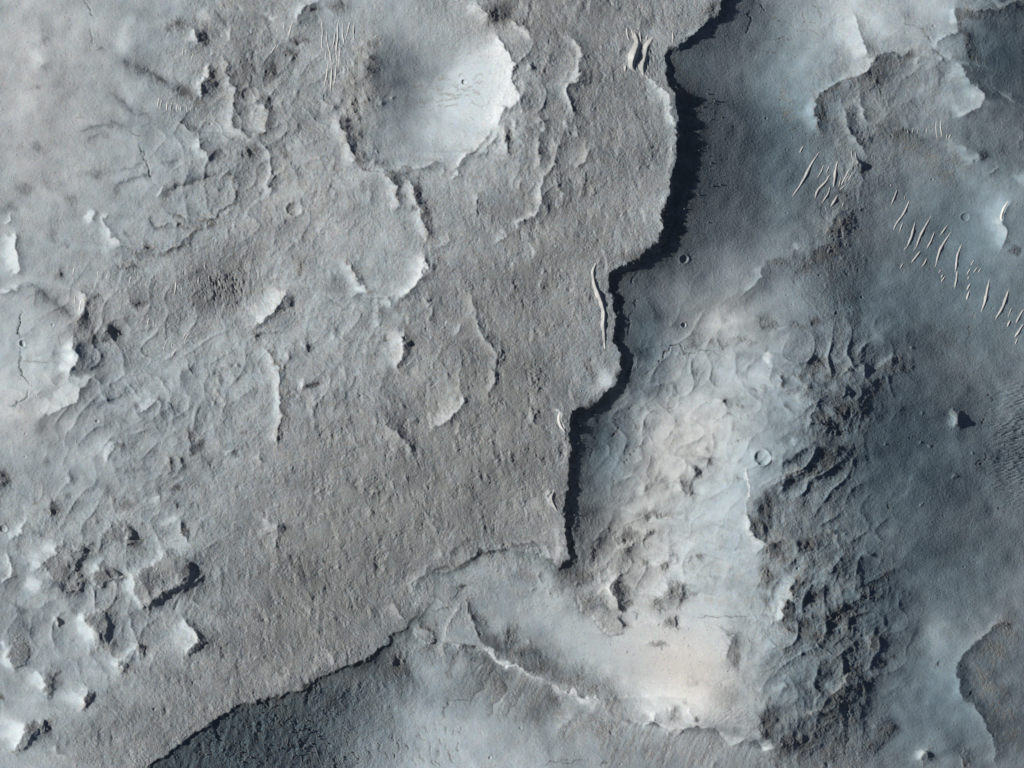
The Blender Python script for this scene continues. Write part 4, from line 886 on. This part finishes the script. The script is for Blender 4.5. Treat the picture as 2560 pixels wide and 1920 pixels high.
# setting pieces
CLS[:] = 1                                                   # dust plain / plateau
BIG = pts(2,"700,250 740,180 900,140 1200,150 1500,190 1590,250 1640,340 1680,480 1684,600 1659,690 1590,790 1500,880 1400,990 1250,1080 1080,1090 900,1115 760,1060 650,1000 620,900 590,820 640,740 560,660 540,560 600,420 640,330")
CLS[inside(BIG, QPX, QPY)] = 4
CLS[sd_q < 0] = 2
CLS[(sd_q < 0) & (scree[:-1, :-1] > 0.35) & (QY > 1600) & (QX < 1130)] = 3
CLS[(sd_q < 0) & (-sd_q < CW[:-1, :-1]) & (CH[:-1, :-1] > 1.3)] = 5
NEB = pts(4,"1290,45 1500,66 1900,-20 1900,760 1659,700 1500,580 1340,410 1250,220 1230,150")
CLS[inside(NEB, QPX, QPY)] = 6
SBAS = pts(10,"1340,480 1250,570 1370,610 1430,780 1520,870 1659,1000 1890,1130 2100,1180 2300,1220 2450,1350 2600,1260 2900,1200 3050,900 2900,750 2500,600 2350,560 2080,560 1700,480")
CLS[inside(SBAS, QPX, QPY)] = 7

POLYS = [
 ("mesa","large flat-topped rocky mesa with a dark ragged south-east edge, lower left","mesa",9,"1060,250 1180,275 1260,350 1250,450 1110,520 1010,590 920,640 860,550 840,420 930,400 1000,310",1),
 ("mesa","oval flat-topped mesa with a bright white western flank, lower left","mesa",9,"560,650 640,635 700,660 715,750 700,840 640,875 590,850 545,760 540,690",1),
 ("mesa","broad dark triangular rock mass with a bright crest on its upper left, lower left","mesa",9,"400,200 500,270 510,350 545,450 520,520 420,510 310,450 290,370 250,330",1),
 ("mesa","small dark wedge-shaped rock plate between the triangular mass and the large mesa","mesa",9,"640,330 720,350 795,420 700,470 650,500 600,450 600,390",0),
 ("mesa","dark rock plate with a pointed black tip above the wedge-shaped rock, lower left","mesa",9,"640,60 790,60 890,170 820,225 740,190 660,130",0),
 ("mesa","long dark slug-shaped rock leaning to lower left near the left edge","mesa",9,"130,800 200,870 160,980 90,1025 40,960 70,890",0),
 ("mesa","elongated slanting mesa with white dust banked on its upper left, bottom left corner","mesa",9,"320,1330 320,1395 210,1460 200,1500 120,1540 95,1500 140,1410 200,1360",1),
 ("rock_knob","teardrop knob with a bright left side and dark right side, left of centre bottom","knob",9,"270,1040 340,1070 365,1120 340,1170 290,1165 265,1110",0),
 ("rock_knob","small sharp black-shaded knob alone on dust, bottom left","knob",9,"560,1150 605,1170 605,1230 575,1260 540,1240 540,1180",0),
 ("rock_knob","black-shaded knob at the lower end of a short thin ridge, bottom left","knob",9,"770,945 820,965 835,1010 805,1045 765,1010",0),
 ("rock_knob","black-shaded knob at the upper end of a short thin ridge, bottom left","knob",9,"880,865 935,875 955,930 920,960 885,920",0),
 ("rock_knob","knob with a long curved white western crest where the mesas meet the brown plateau","knob",9,"1190,690 1260,790 1340,820 1310,890 1250,940 1215,920 1230,840",0),
 ("rock_knob","tiny lone knob left of the oval mesa","knob",9,"335,680 385,700 390,755 350,760 330,720",0),
 ("rock_knob","dark rough edge knob above the large mesa","knob",9,"1150,80 1210,80 1250,170 1225,215 1170,180 1145,130",0),
 ("rock_knob","small cone with dark eastern face alone on the brown plateau","knob",10,"90,60 160,80 200,120 160,155 110,150 80,110",0),
 ("rock_knob","rounded headland knob with a dark lower tip below the plateau edge","knob",10,"1010,720 1080,710 1145,800 1140,860 1100,885 1040,840",0),
 ("rock_knob","brown butte with a black curved eastern face in the pale basin","butte",11,"640,450 700,460 730,560 760,640 700,700 745,770 680,800 580,770 500,690 420,640 430,560 560,530",1),
 ("rock_knob","dark rugged double rock east of the butte, the larger half","rock outcrop",11,"1010,450 1120,470 1130,560 1060,650 1000,640 880,610 960,530",0),
 ("rock_knob","small dark wedge rock just below the larger dark rock in the pale basin","rock outcrop",11,"940,735 1010,690 1050,685 1080,750 1010,755",0),
 ("rock_knob","thin dark sliver of rock lying on pale smooth dust","rock outcrop",11,"890,840 960,850 1015,880 985,895 920,870",0),
 ("rock_knob","oval rock with a scalloped dark lower-right lip near the cliff corner","rock outcrop",11,"660,160 760,110 880,110 900,160 800,230 740,265 680,235",0),
 ("rock_knob","bright cream peak with a dark notch below it, highest point of the southern rim","peak",11,"850,1200 960,1190 1010,1290 960,1360 900,1360 820,1290",0),
 ("rock_knob","small knob with white left slope and dark right slope, bottom right","knob",12,"980,1560 1040,1540 1100,1580 1100,1640 1020,1650 980,1610",0),
 ("rock_knob","pyramid peak with a pale left face and black right face, lower right","peak",12,"530,1020 600,1080 580,1200 500,1250 450,1220 370,1200 440,1120",1),
 ("rock_knob","isolated knob with a dark slot on its right side on the blue-grey plain","knob",8,"1170,990 1250,985 1270,1060 1260,1130 1200,1120 1180,1060",0),
 ("rock_knob","rocky point with dark shade right of the slanting short sand ridges","knob",4,"560,1020 640,1040 660,1100 610,1130 560,1100",0),
 ("rock_knob","sharp spur with a steep dark east side in the middle of the plateau","knob",6,"930,470 990,540 1010,640 960,720 910,730 930,620 900,560",0),
 ("rock_knob","dark double-lobed knob beside a bright wall in the left dust plain","knob",5,"670,450 750,430 765,510 710,580 660,560 650,500",0),
 ("rock_knob","knob with bright left crest and dark ridge, near the top left ripples","knob",1,"1330,420 1400,470 1400,560 1300,640 1270,610 1320,520",0),
 ("rock_knob","bright-sided knob with dark hollow behind, upper left","knob",1,"1220,160 1300,150 1370,200 1350,290 1270,300 1230,250",0),
 ("rock_knob","dark-shaded rock lump right of the dust valley, above the scalloped ground","knob",7,"1150,1370 1220,1380 1230,1440 1170,1450 1140,1410",0),
 ("rock_knob","steep black-sided rock at the end of the scalloped ground in the valley","knob",7,"1080,1420 1150,1450 1190,1550 1150,1600 1100,1560 1090,1490",0),
]
for (nm, lb, cat, t, s, cap) in POLYS:
    c = cid[0]; cid[0] += 2
    P = pts(t, s)
    m = max(12, 8)
    sy, sx = win(min(q[0] for q in P) - m, max(q[0] for q in P) + m, min(q[1] for q in P) - m, max(q[1] for q in P) + m)
    sy = slice(sy.start, min(sy.stop, NY - 1)); sx = slice(sx.start, min(sx.stop, NX - 1))
    d = poly_signed(P, QPX[sy, sx] * .5 + QX[sy, sx] * .5, QPY[sy, sx] * .5 + QY[sy, sx] * .5)
    sub = CLS[sy, sx]
    if cap:
        sub[d > 0] = c; sub[d > 9] = c + 1
        parts = ("slope", "rock_cap")
    else:
        sub[d > 0] = c; parts = None
    cx = sum(q[0] for q in P) / len(P); cy = sum(q[1] for q in P) / len(P)
    things.append((c, nm, lb, cat, None, parts, cx, cy))
for (t, x, y, r, a, lb) in CRATERS:
    c = cid[0]; cid[0] += 2
    ox, oy = TO[t]; cx = ox + x * F; cy = oy + y * F; r *= F
    sy, sx = win(cx - 2 * r - 4, cx + 2 * r + 4, cy - 2 * r - 4, cy + 2 * r + 4)
    sy = slice(sy.start, min(sy.stop, NY - 1)); sx = slice(sx.start, min(sx.stop, NX - 1))
    d = np.hypot(QX[sy, sx] - cx, QY[sy, sx] - cy)
    sub = CLS[sy, sx]
    sub[d < r * 1.25 + 0.8] = c
    parts = None
    if r > 5:
        sub[d < r * 0.88] = c + 1; parts = ("rim", "bowl")
    things.append((c, "impact_crater", lb, "crater", None, parts, cx, cy))

flat = CLS.ravel()
order = np.argsort(flat, kind='stable')
vals, starts = np.unique(flat[order], return_index=True)
ends = list(starts[1:]) + [len(order)]
FACES = {int(v): QUAD[order[a:b]] for v, a, b in zip(vals, starts, ends)}
SETTING = {1: "plateau", 2: "valley_floor", 3: "scree_slope", 4: "large_crater_basin", 5: "cliff_face", 6: "dark_crater_floor", 7: "dust_basin"}
for k, nm in SETTING.items():
    if k in FACES:
        me = make_mesh(nm, FACES[k]); o = bpy.data.objects.new(nm, me); COL.objects.link(o); o["kind"] = "structure"
for (c, nm, lb, cat, grp, parts, cx, cy) in things:
    org = (cx - 1280, 960 - cy, h_at(cx, cy))
    if parts is None:
        if c not in FACES: continue
        o = bpy.data.objects.new(nm, make_mesh(nm, FACES[c], org)); o.location = org; COL.objects.link(o)
        tag(o, label=lb, category=cat, group=grp)
    else:
        e = bpy.data.objects.new(nm, None); e.location = org; COL.objects.link(e)
        e.empty_display_size = 5
        tag(e, label=lb, category=cat, group=grp)
        for k, pn in enumerate(parts):
            if c + k in FACES:
                q = bpy.data.objects.new(pn, make_mesh(pn, FACES[c + k], org)); COL.objects.link(q); q.parent = e

# ground beyond the photographed area, out to the horizon
loop = [j * NX for j in range(NY)] + [(NY - 1) * NX + i for i in range(1, NX)] + [j * NX + NX - 1 for j in range(NY - 2, -1, -1)] + [i for i in range(NX - 2, 0, -1)]
loop = np.array(loop); nl = len(loop)
bv = VERT[loop]; bc = COV[loop]
rings = [bv]; cov = [bc]
rr = np.random.default_rng(3)
for k, off in enumerate((25, 90, 260, 800, 3000, 12000, 60000)):
    d = bv[:, :2] / np.linalg.norm(bv[:, :2], axis=1, keepdims=True)
    v = bv.copy(); v[:, :2] += d * off
    f = math.exp(-off / 500.0)
    t = np.arange(nl) / nl * 2 * np.pi
    # even out what the edge carries, the more the farther out
    kk = np.fft.rfftfreq(nl); sm = np.exp(-2 * (np.pi * kk * min(off * 0.35, 400)) ** 2)
    bz = np.fft.irfft(np.fft.rfft(bv[:, 2]) * sm, n=nl)
    bcs = np.stack([np.fft.irfft(np.fft.rfft(bc[:, q]) * sm, n=nl) for q in range(3)], 1)
    v[:, 2] = bz * f + (1 - f) * 12 * (np.sin(t * 9 + k) + np.sin(t * 23 + 2 * k)) * (off < 5000)
    rings.append(v); cov.append(bcs * f + (1 - f) * np.array([.35, .3, .1]))
vv = np.concatenate(rings); cc = np.concatenate(cov).astype(np.float32)
fs = []
idx = np.arange(nl)
for k in range(len(rings) - 1):
    a = k * nl + idx; b = k * nl + (idx + 1) % nl
    fs.append(np.stack([a, a + nl, b + nl, b], 1))
fs = np.concatenate(fs)
me = bpy.data.meshes.new("surrounding_plain")
me.from_pydata(vv.tolist(), [], fs.tolist())
at = me.attributes.new("cover", 'FLOAT_VECTOR', 'POINT'); at.data.foreach_set("vector", cc.ravel())
me.polygons.foreach_set("use_smooth", np.ones(len(fs), bool)); me.materials.append(M_ground)
o = bpy.data.objects.new("surrounding_plain", me); COL.objects.link(o); o["kind"] = "structure"

# ------------------------------------------------------------------ sand ridges (each one its own object)
def dune(P, w, hgt, label, group=None, name="sand_ridge", mat=None):
    """a sinuous ridge of sand, west flank broad, east flank short; lies on the ground"""
    L = [0]
    for i in range(len(P) - 1): L.append(L[-1] + math.hypot(P[i+1][0]-P[i][0], P[i+1][1]-P[i][1]))
    n = max(8, int(L[-1] / 4))
    s = np.linspace(0, L[-1], n + 1)
    px = np.interp(s, L, [q[0] for q in P]); py = np.interp(s, L, [q[1] for q in P])
    for _ in range(3 if n > 10 else 1):
        px[1:-1] = (px[:-2] + 2 * px[1:-1] + px[2:]) / 4; py[1:-1] = (py[:-2] + 2 * py[1:-1] + py[2:]) / 4
    ph = random.uniform(0, 6.28)
    px = px + np.sin(s / 17 + ph) * 0.5 + np.sin(s / 7 + 2 * ph) * 0.25
    tx = np.gradient(px); ty = np.gradient(py); l = np.hypot(tx, ty) + 1e-9; tx /= l; ty /= l
    nxv, nyv = ty, -tx              # east side when walking down
    if nxv.mean() < 0: nxv, nyv = -nxv, -nyv
    u = s / L[-1]
    env = np.clip(np.sin(np.pi * np.clip(u, 0.0, 1.0)), 0, 1) ** 0.45
    env = env * (1 + 0.12 * np.sin(s / 11 + ph) + 0.10 * np.sin(s / 4.3 + 3 * ph))
    prof = [(-1.15, -0.35), (-0.95, 0.03), (-0.6, 0.26), (-0.25, 0.68), (0.0, 1.0), (0.12, 0.9), (0.35, 0.25), (0.6, 0.02), (0.75, -0.35)]
    ox, oy = px.mean(), py.mean(); oz = h_at(ox, oy)
    V = []; Fc = []
    for k in range(n + 1):
        zb = h_at(px[k], py[k])
        for (a, b) in prof:
            ww = w * max(env[k], 0.06)
            x = px[k] + nxv[k] * a * ww; y = py[k] + nyv[k] * a * ww
            z0 = h_at(x, y)
            zz = z0 + (b * hgt * env[k] ** 1.6 if b > 0 else -1.0)
            V.append((x - ox, oy - y, zz - oz))
    m = len(prof)
    for k in range(n):
        for q in range(m - 1):
            a = k * m + q
            Fc.append((a, a + m, a + m + 1, a + 1))
    me = bpy.data.meshes.new(name); me.from_pydata(V, [], Fc)
    # face upwards
    v0, v1, v2 = (np.array(V[i]) for i in Fc[m][:3]) if len(Fc) > m else (np.array(V[i]) for i in Fc[0][:3])
    if np.cross(v1 - v0, v2 - v0)[2] < 0: me.flip_normals()
    me.polygons.foreach_set("use_smooth", np.ones(len(Fc), bool))
    me.materials.append(mat or M_dune)
    o = bpy.data.objects.new(name, me); o.location = (ox - 1280, 960 - oy, oz); COL.objects.link(o)
    tag(o, label=label, category="sand ridge", group=group)
    return o

FANS = [
 ("sand ridges on the west rim of the large crater", "on the west rim of the large basin", 2, 1.0, [
  ("425,125 432,200 428,300 435,340",7),("455,190 462,280 480,330 490,400 488,460",7),("540,110 528,170 532,250 520,340 525,400",9),("512,210 505,280 490,330",7),
  ("565,130 562,230 575,300",7),("610,140 595,200 580,260",7),("640,140 630,200 635,270",7),("470,400 460,480 440,560",7),("500,400 492,470 485,550 478,620",8),("525,400 515,500 500,560",7),
  ("545,300 540,380 535,440",6),("455,330 450,400",5),("490,330 482,400",7)]),
 ("sand ridges in the notch left of the large crater", "in the notch left of the large basin", 2, .8, [
  ("150,150 132,210",6),("178,140 180,190",5),("240,130 225,190 205,240",7),("130,290 95,350",8),("150,280 125,330",5)]),
 ("row of sand ridges in the upper left", "in the neat upper-left row", 1, .9, [
  ("1030,630 1018,700",6),("1048,640 1035,710",5),("1085,648 1076,735",7),("1115,660 1105,725",6),("1150,665 1142,725",6),("1172,685 1168,725",5),("1213,688 1210,722",5),("1240,692 1236,725",5)]),
 ("short sand ridges beside the bright-sided knob", "beside the bright-sided knob in the upper left", 1, .8, [
  ("1190,310 1182,365",6),("1208,318 1202,350",5),("1250,348 1244,388",6),("1335,425 1328,460",5)]),
 ("slanting sand ridges left of the rocky point", "beside the rocky point at upper right", 4, 1.15, [
  ("340,980 300,1040 260,1120 220,1190 160,1275",12),("370,1060 355,1110 325,1150",7),("405,1070 385,1115",6),("410,1125 380,1180 330,1230 308,1285",12),("460,1035 445,1120 432,1210",12),("540,1080 515,1140 480,1200",8),
  ("410,1205 400,1250 355,1320",9),("465,1255 440,1300 410,1340",11),("485,1140 465,1210",6),("235,940 210,990",7),("550,960 555,1020",6),("575,980 580,1030",5),("520,1190 470,1230",5),("500,1305 485,1345",5),("530,1130 505,1180",5),("560,1110 530,1170",5)]),
 ("sand ridges in the long diagonal train", "in the long diagonal train on the right", 4, 1.15, [
  ("805,1185 812,1205",5),("850,1220 830,1280 810,1325",7),("902,1260 900,1290",4),("932,1290 900,1370 850,1440 825,1490",10),("890,1430 860,1510",5),("972,1430 945,1530 920,1590 890,1620",11),
  ("1075,1390 1040,1460 1000,1530 975,1600 950,1625",10),("1100,1490 1075,1560 1040,1610",8),("1182,1450 1150,1500 1122,1530",7),("1205,1495 1160,1570 1130,1620 1110,1690 1095,1734",11),("1275,1575 1250,1640 1240,1719 1228,1764",11),
  ("1245,1750 1240,1809 1228,1869",11),("1005,1620 975,1659 940,1704",9),("1050,1659 1030,1704 1005,1729",7),("1140,1744 1120,1769",5),("1150,1774 1135,1799",5),("1165,1784 1135,1829",7),("1355,1679 1330,1719",5),("1330,1734 1305,1779",6),("1325,1784 1310,1809",5),
  ("1330,1834 1305,1879",8),("1325,1879 1302,1944",9),("1380,1724 1345,1769",5),("1400,1734 1380,1764",5),("1455,1804 1440,1899 1420,1969 1395,2024",13),("1580,1874 1550,1969 1520,2029 1490,2069",14),("1600,1989 1572,2059",5),("1592,2069 1567,2119",9),("1680,2000 1625,2094",10),("1680,2094 1640,2159 1615,2184",11),("1640,2190 1620,2230",6),("895,1694 865,1739",4)]),
 ("upright sand ridges on the crest in the upper right", "standing on the crest in the upper right", 4, .9, [
  ("1100,780 1100,840 1110,910",7),("1130,770 1130,830 1140,900",7),("950,820 945,860",6),("1040,820 1035,850 1040,870",5),("1170,860 1165,910",6),("1195,860 1180,900",5),("915,830 918,865",4),("985,825 980,860",4),("735,790 745,815",5)]),
 ("short sand ridges west of the dark rough patch", "west of the dark rough patch at left", 5, .8, [
  ("485,70 472,125",6),("642,95 632,135",6),("700,120 690,150",5),("852,130 838,185",6),("525,280 515,360",7),("490,235 482,320",5)]),
 ("short sand ridges below the dark rough patch", "below the dark rough patch at left", 5, .8, [
  ("965,400 958,455",7),("995,410 995,450",5),("1225,500 1195,560",7),("1115,560 1115,600",6),("1145,600 1110,660",7),("1085,540 1060,610",6),("1205,495 1185,540",5),("1015,420 1012,480",4)]),
 ("crested ridges within the dark rough patch", "within the dark rough patch at left", 5, .9, [
  ("1145,150 1140,210 1130,260",8),("1190,80 1185,130",5),("1325,40 1335,100",6),("1290,130 1285,190",6),("1350,120 1360,180",6),("1420,150 1430,210",7),("1180,200 1185,250",5)]),
 ("thin wavy ridges on the boulder-strewn scree", "on the boulder-strewn scree at the bottom", 10, .7, [
  ("210,1465 200,1520",6),("290,1570 295,1630",7),("370,1490 400,1580 430,1659",7),("515,1470 520,1510",6),("565,1445 600,1550",6),("290,1470 320,1500",6),("430,1480 470,1590",5),("525,1410 530,1440",4),("255,1480 270,1520",4),("240,1570 230,1620",4),("525,1600 550,1659",5),("340,1600 350,1659",4)]),
]
ORD = ["first", "second", "third", "fourth", "fifth", "sixth", "seventh", "eighth", "ninth", "tenth", "eleventh", "twelfth",
       "thirteenth", "fourteenth", "fifteenth", "sixteenth", "seventeenth", "eighteenth", "nineteenth", "twentieth",
       "twenty-first", "twenty-second", "twenty-third", "twenty-fourth", "twenty-fifth", "twenty-sixth", "twenty-seventh",
       "twenty-eighth", "twenty-ninth", "thirtieth", "thirty-first", "thirty-second", "thirty-third"]
for (grp, where, t, k, L) in FANS:
    items = sorted(((pts(t, s), w) for s, w in L), key=lambda q: sum(a[0] for a in q[0]) / len(q[0]))
    for i, (P, w) in enumerate(items):
        ln = sum(math.hypot(P[j+1][0]-P[j][0], P[j+1][1]-P[j][1]) for j in range(len(P)-1))
        size = "long pale" if ln > 45 else ("short pale" if ln < 20 else "pale")
        dune(P, max(w * F * 0.95, 1.9), max(0.7, w * F * 0.34) * k, f"{size} sand ridge, {ORD[i]} from the left {where}", grp, mat=M_grey if "scree" in where else None)
# big dunes banked on the plateau
for (t, s, w, hgt, lb) in (
 (3,"785,200 812,250 818,290 800,350 780,390 775,440 800,470",36,5.2,"broad bright white dune with a curved crest on the plateau near the top"),
 (3,"915,240 872,310 862,380 845,440 850,500",30,3.6,"second slimmer dune with a thin bright crest beside the broad white dune"),
 (3,"745,175 748,230 765,270",11,1.8,"short bright ridge at the upper left of the broad white dune"),
 (3,"828,200 832,250 838,290",10,1.6,"short bright ridge between the tops of the two white dunes"),
 (3,"775,190 790,240",8,1.2,"small ridge touching the top of the broad white dune"),
 (3,"880,225 868,270",8,1.2,"small ridge just above the slimmer white dune"),
 (3,"1040,205 1045,240 1040,285",8,1.4,"lone pale ridge near the cliff edge right of the white dunes"),
 (3,"735,425 730,470",10,1.5,"tiny ridge at the lower left foot of the broad white dune"),
 (7,"545,40 522,100 530,170 555,230 578,290 596,360 594,450 600,530 603,610",22,4.0,"long sinuous white dune running down beside the cliff edge, centre"),
 (7,"312,1010 300,1060 325,1115 352,1150",14,2.4,"short curved pale dune on the plateau edge below the cliff notch"),
 (7,"272,1520 252,1570 275,1620 300,1659",16,2.6,"curved pale dune on the plateau edge above the cliff corner"),
 (4,"1572,1298 1545,1350 1528,1400 1532,1430",12,2.6,"bright curved crest of sand near the right edge"),
):
    dune(pts(t, s), w * F, hgt, lb, None, "sand_dune")

# ------------------------------------------------------------------ boulders
import bmesh
def boulder_mesh(seed):
    r = random.Random(seed)
    bm = bmesh.new(); bmesh.ops.create_icosphere(bm, subdivisions=1, radius=1.0)
    sx_, sy_, sz_ = r.uniform(.8, 1.25), r.uniform(.7, 1.1), r.uniform(.55, .85)
    for v in bm.verts:
        k = r.uniform(.78, 1.15)
        v.co = (v.co.x * sx_ * k, v.co.y * sy_ * k, v.co.z * sz_ * k)
    me = bpy.data.meshes.new("boulder"); bm.to_mesh(me); bm.free(); me.materials.append(M_rock)
    return me
BM = [boulder_mesh(i) for i in range(7)]
def boulders(n, region, smin, smax, label, group):
    k = 0; tries = 0
    while k < n and tries < n * 60:
        tries += 1
        x, y = region()
        i = int((x - X0) / STEP); j = int((y - Y0) / STEP)
        if not (0 <= i < NX and 0 <= j < NY) or sd[j, i] > -7: continue
        s = smin + (smax - smin) * random.random() ** 2.6
        o = bpy.data.objects.new("boulder", BM[k % 7])
        o.location = (x - 1280, 960 - y, h_at(x, y) + 0.25 * s)
        o.scale = (s, s, s); o.rotation_euler = (random.uniform(-.3, .3), random.uniform(-.3, .3), random.uniform(0, 6.28))
        tag(o, label=label, category="boulder", group=group)
        COL.objects.link(o); k += 1
boulders(150, lambda: (random.uniform(480, 900), 1925 - random.random() ** 1.2 * 170), 1.0, 2.8,
         "small dark boulder scattered on the shaded scree below the lower cliff", "boulders on the scree")
boulders(28, lambda: (random.gauss(755, 22), random.gauss(1862, 22)), 1.4, 3.6,
         "boulder in the dense cluster of rocks on the bottom scree", "boulders in the dense scree cluster")
boulders(34, lambda: (lambda q: (q[0] + random.uniform(10, 30), q[1] + random.uniform(-8, 8)))(random.choice(SC[36:46])), 1.3, 3.0,
         "small boulder fallen at the foot of the long vertical cliff", "boulders under the long cliff")
boulders(34, lambda: (lambda q: (q[0] + random.uniform(30, 120), q[1] + random.uniform(-30, 30)))(random.choice(SC[12:20])), 1.2, 2.6,
         "small boulder on the dark talus below the upper cliff", "boulders on the dark talus")
tot = sum(len(o.data.polygons) for o in bpy.data.objects if o.type == 'MESH')
print("faces", tot)
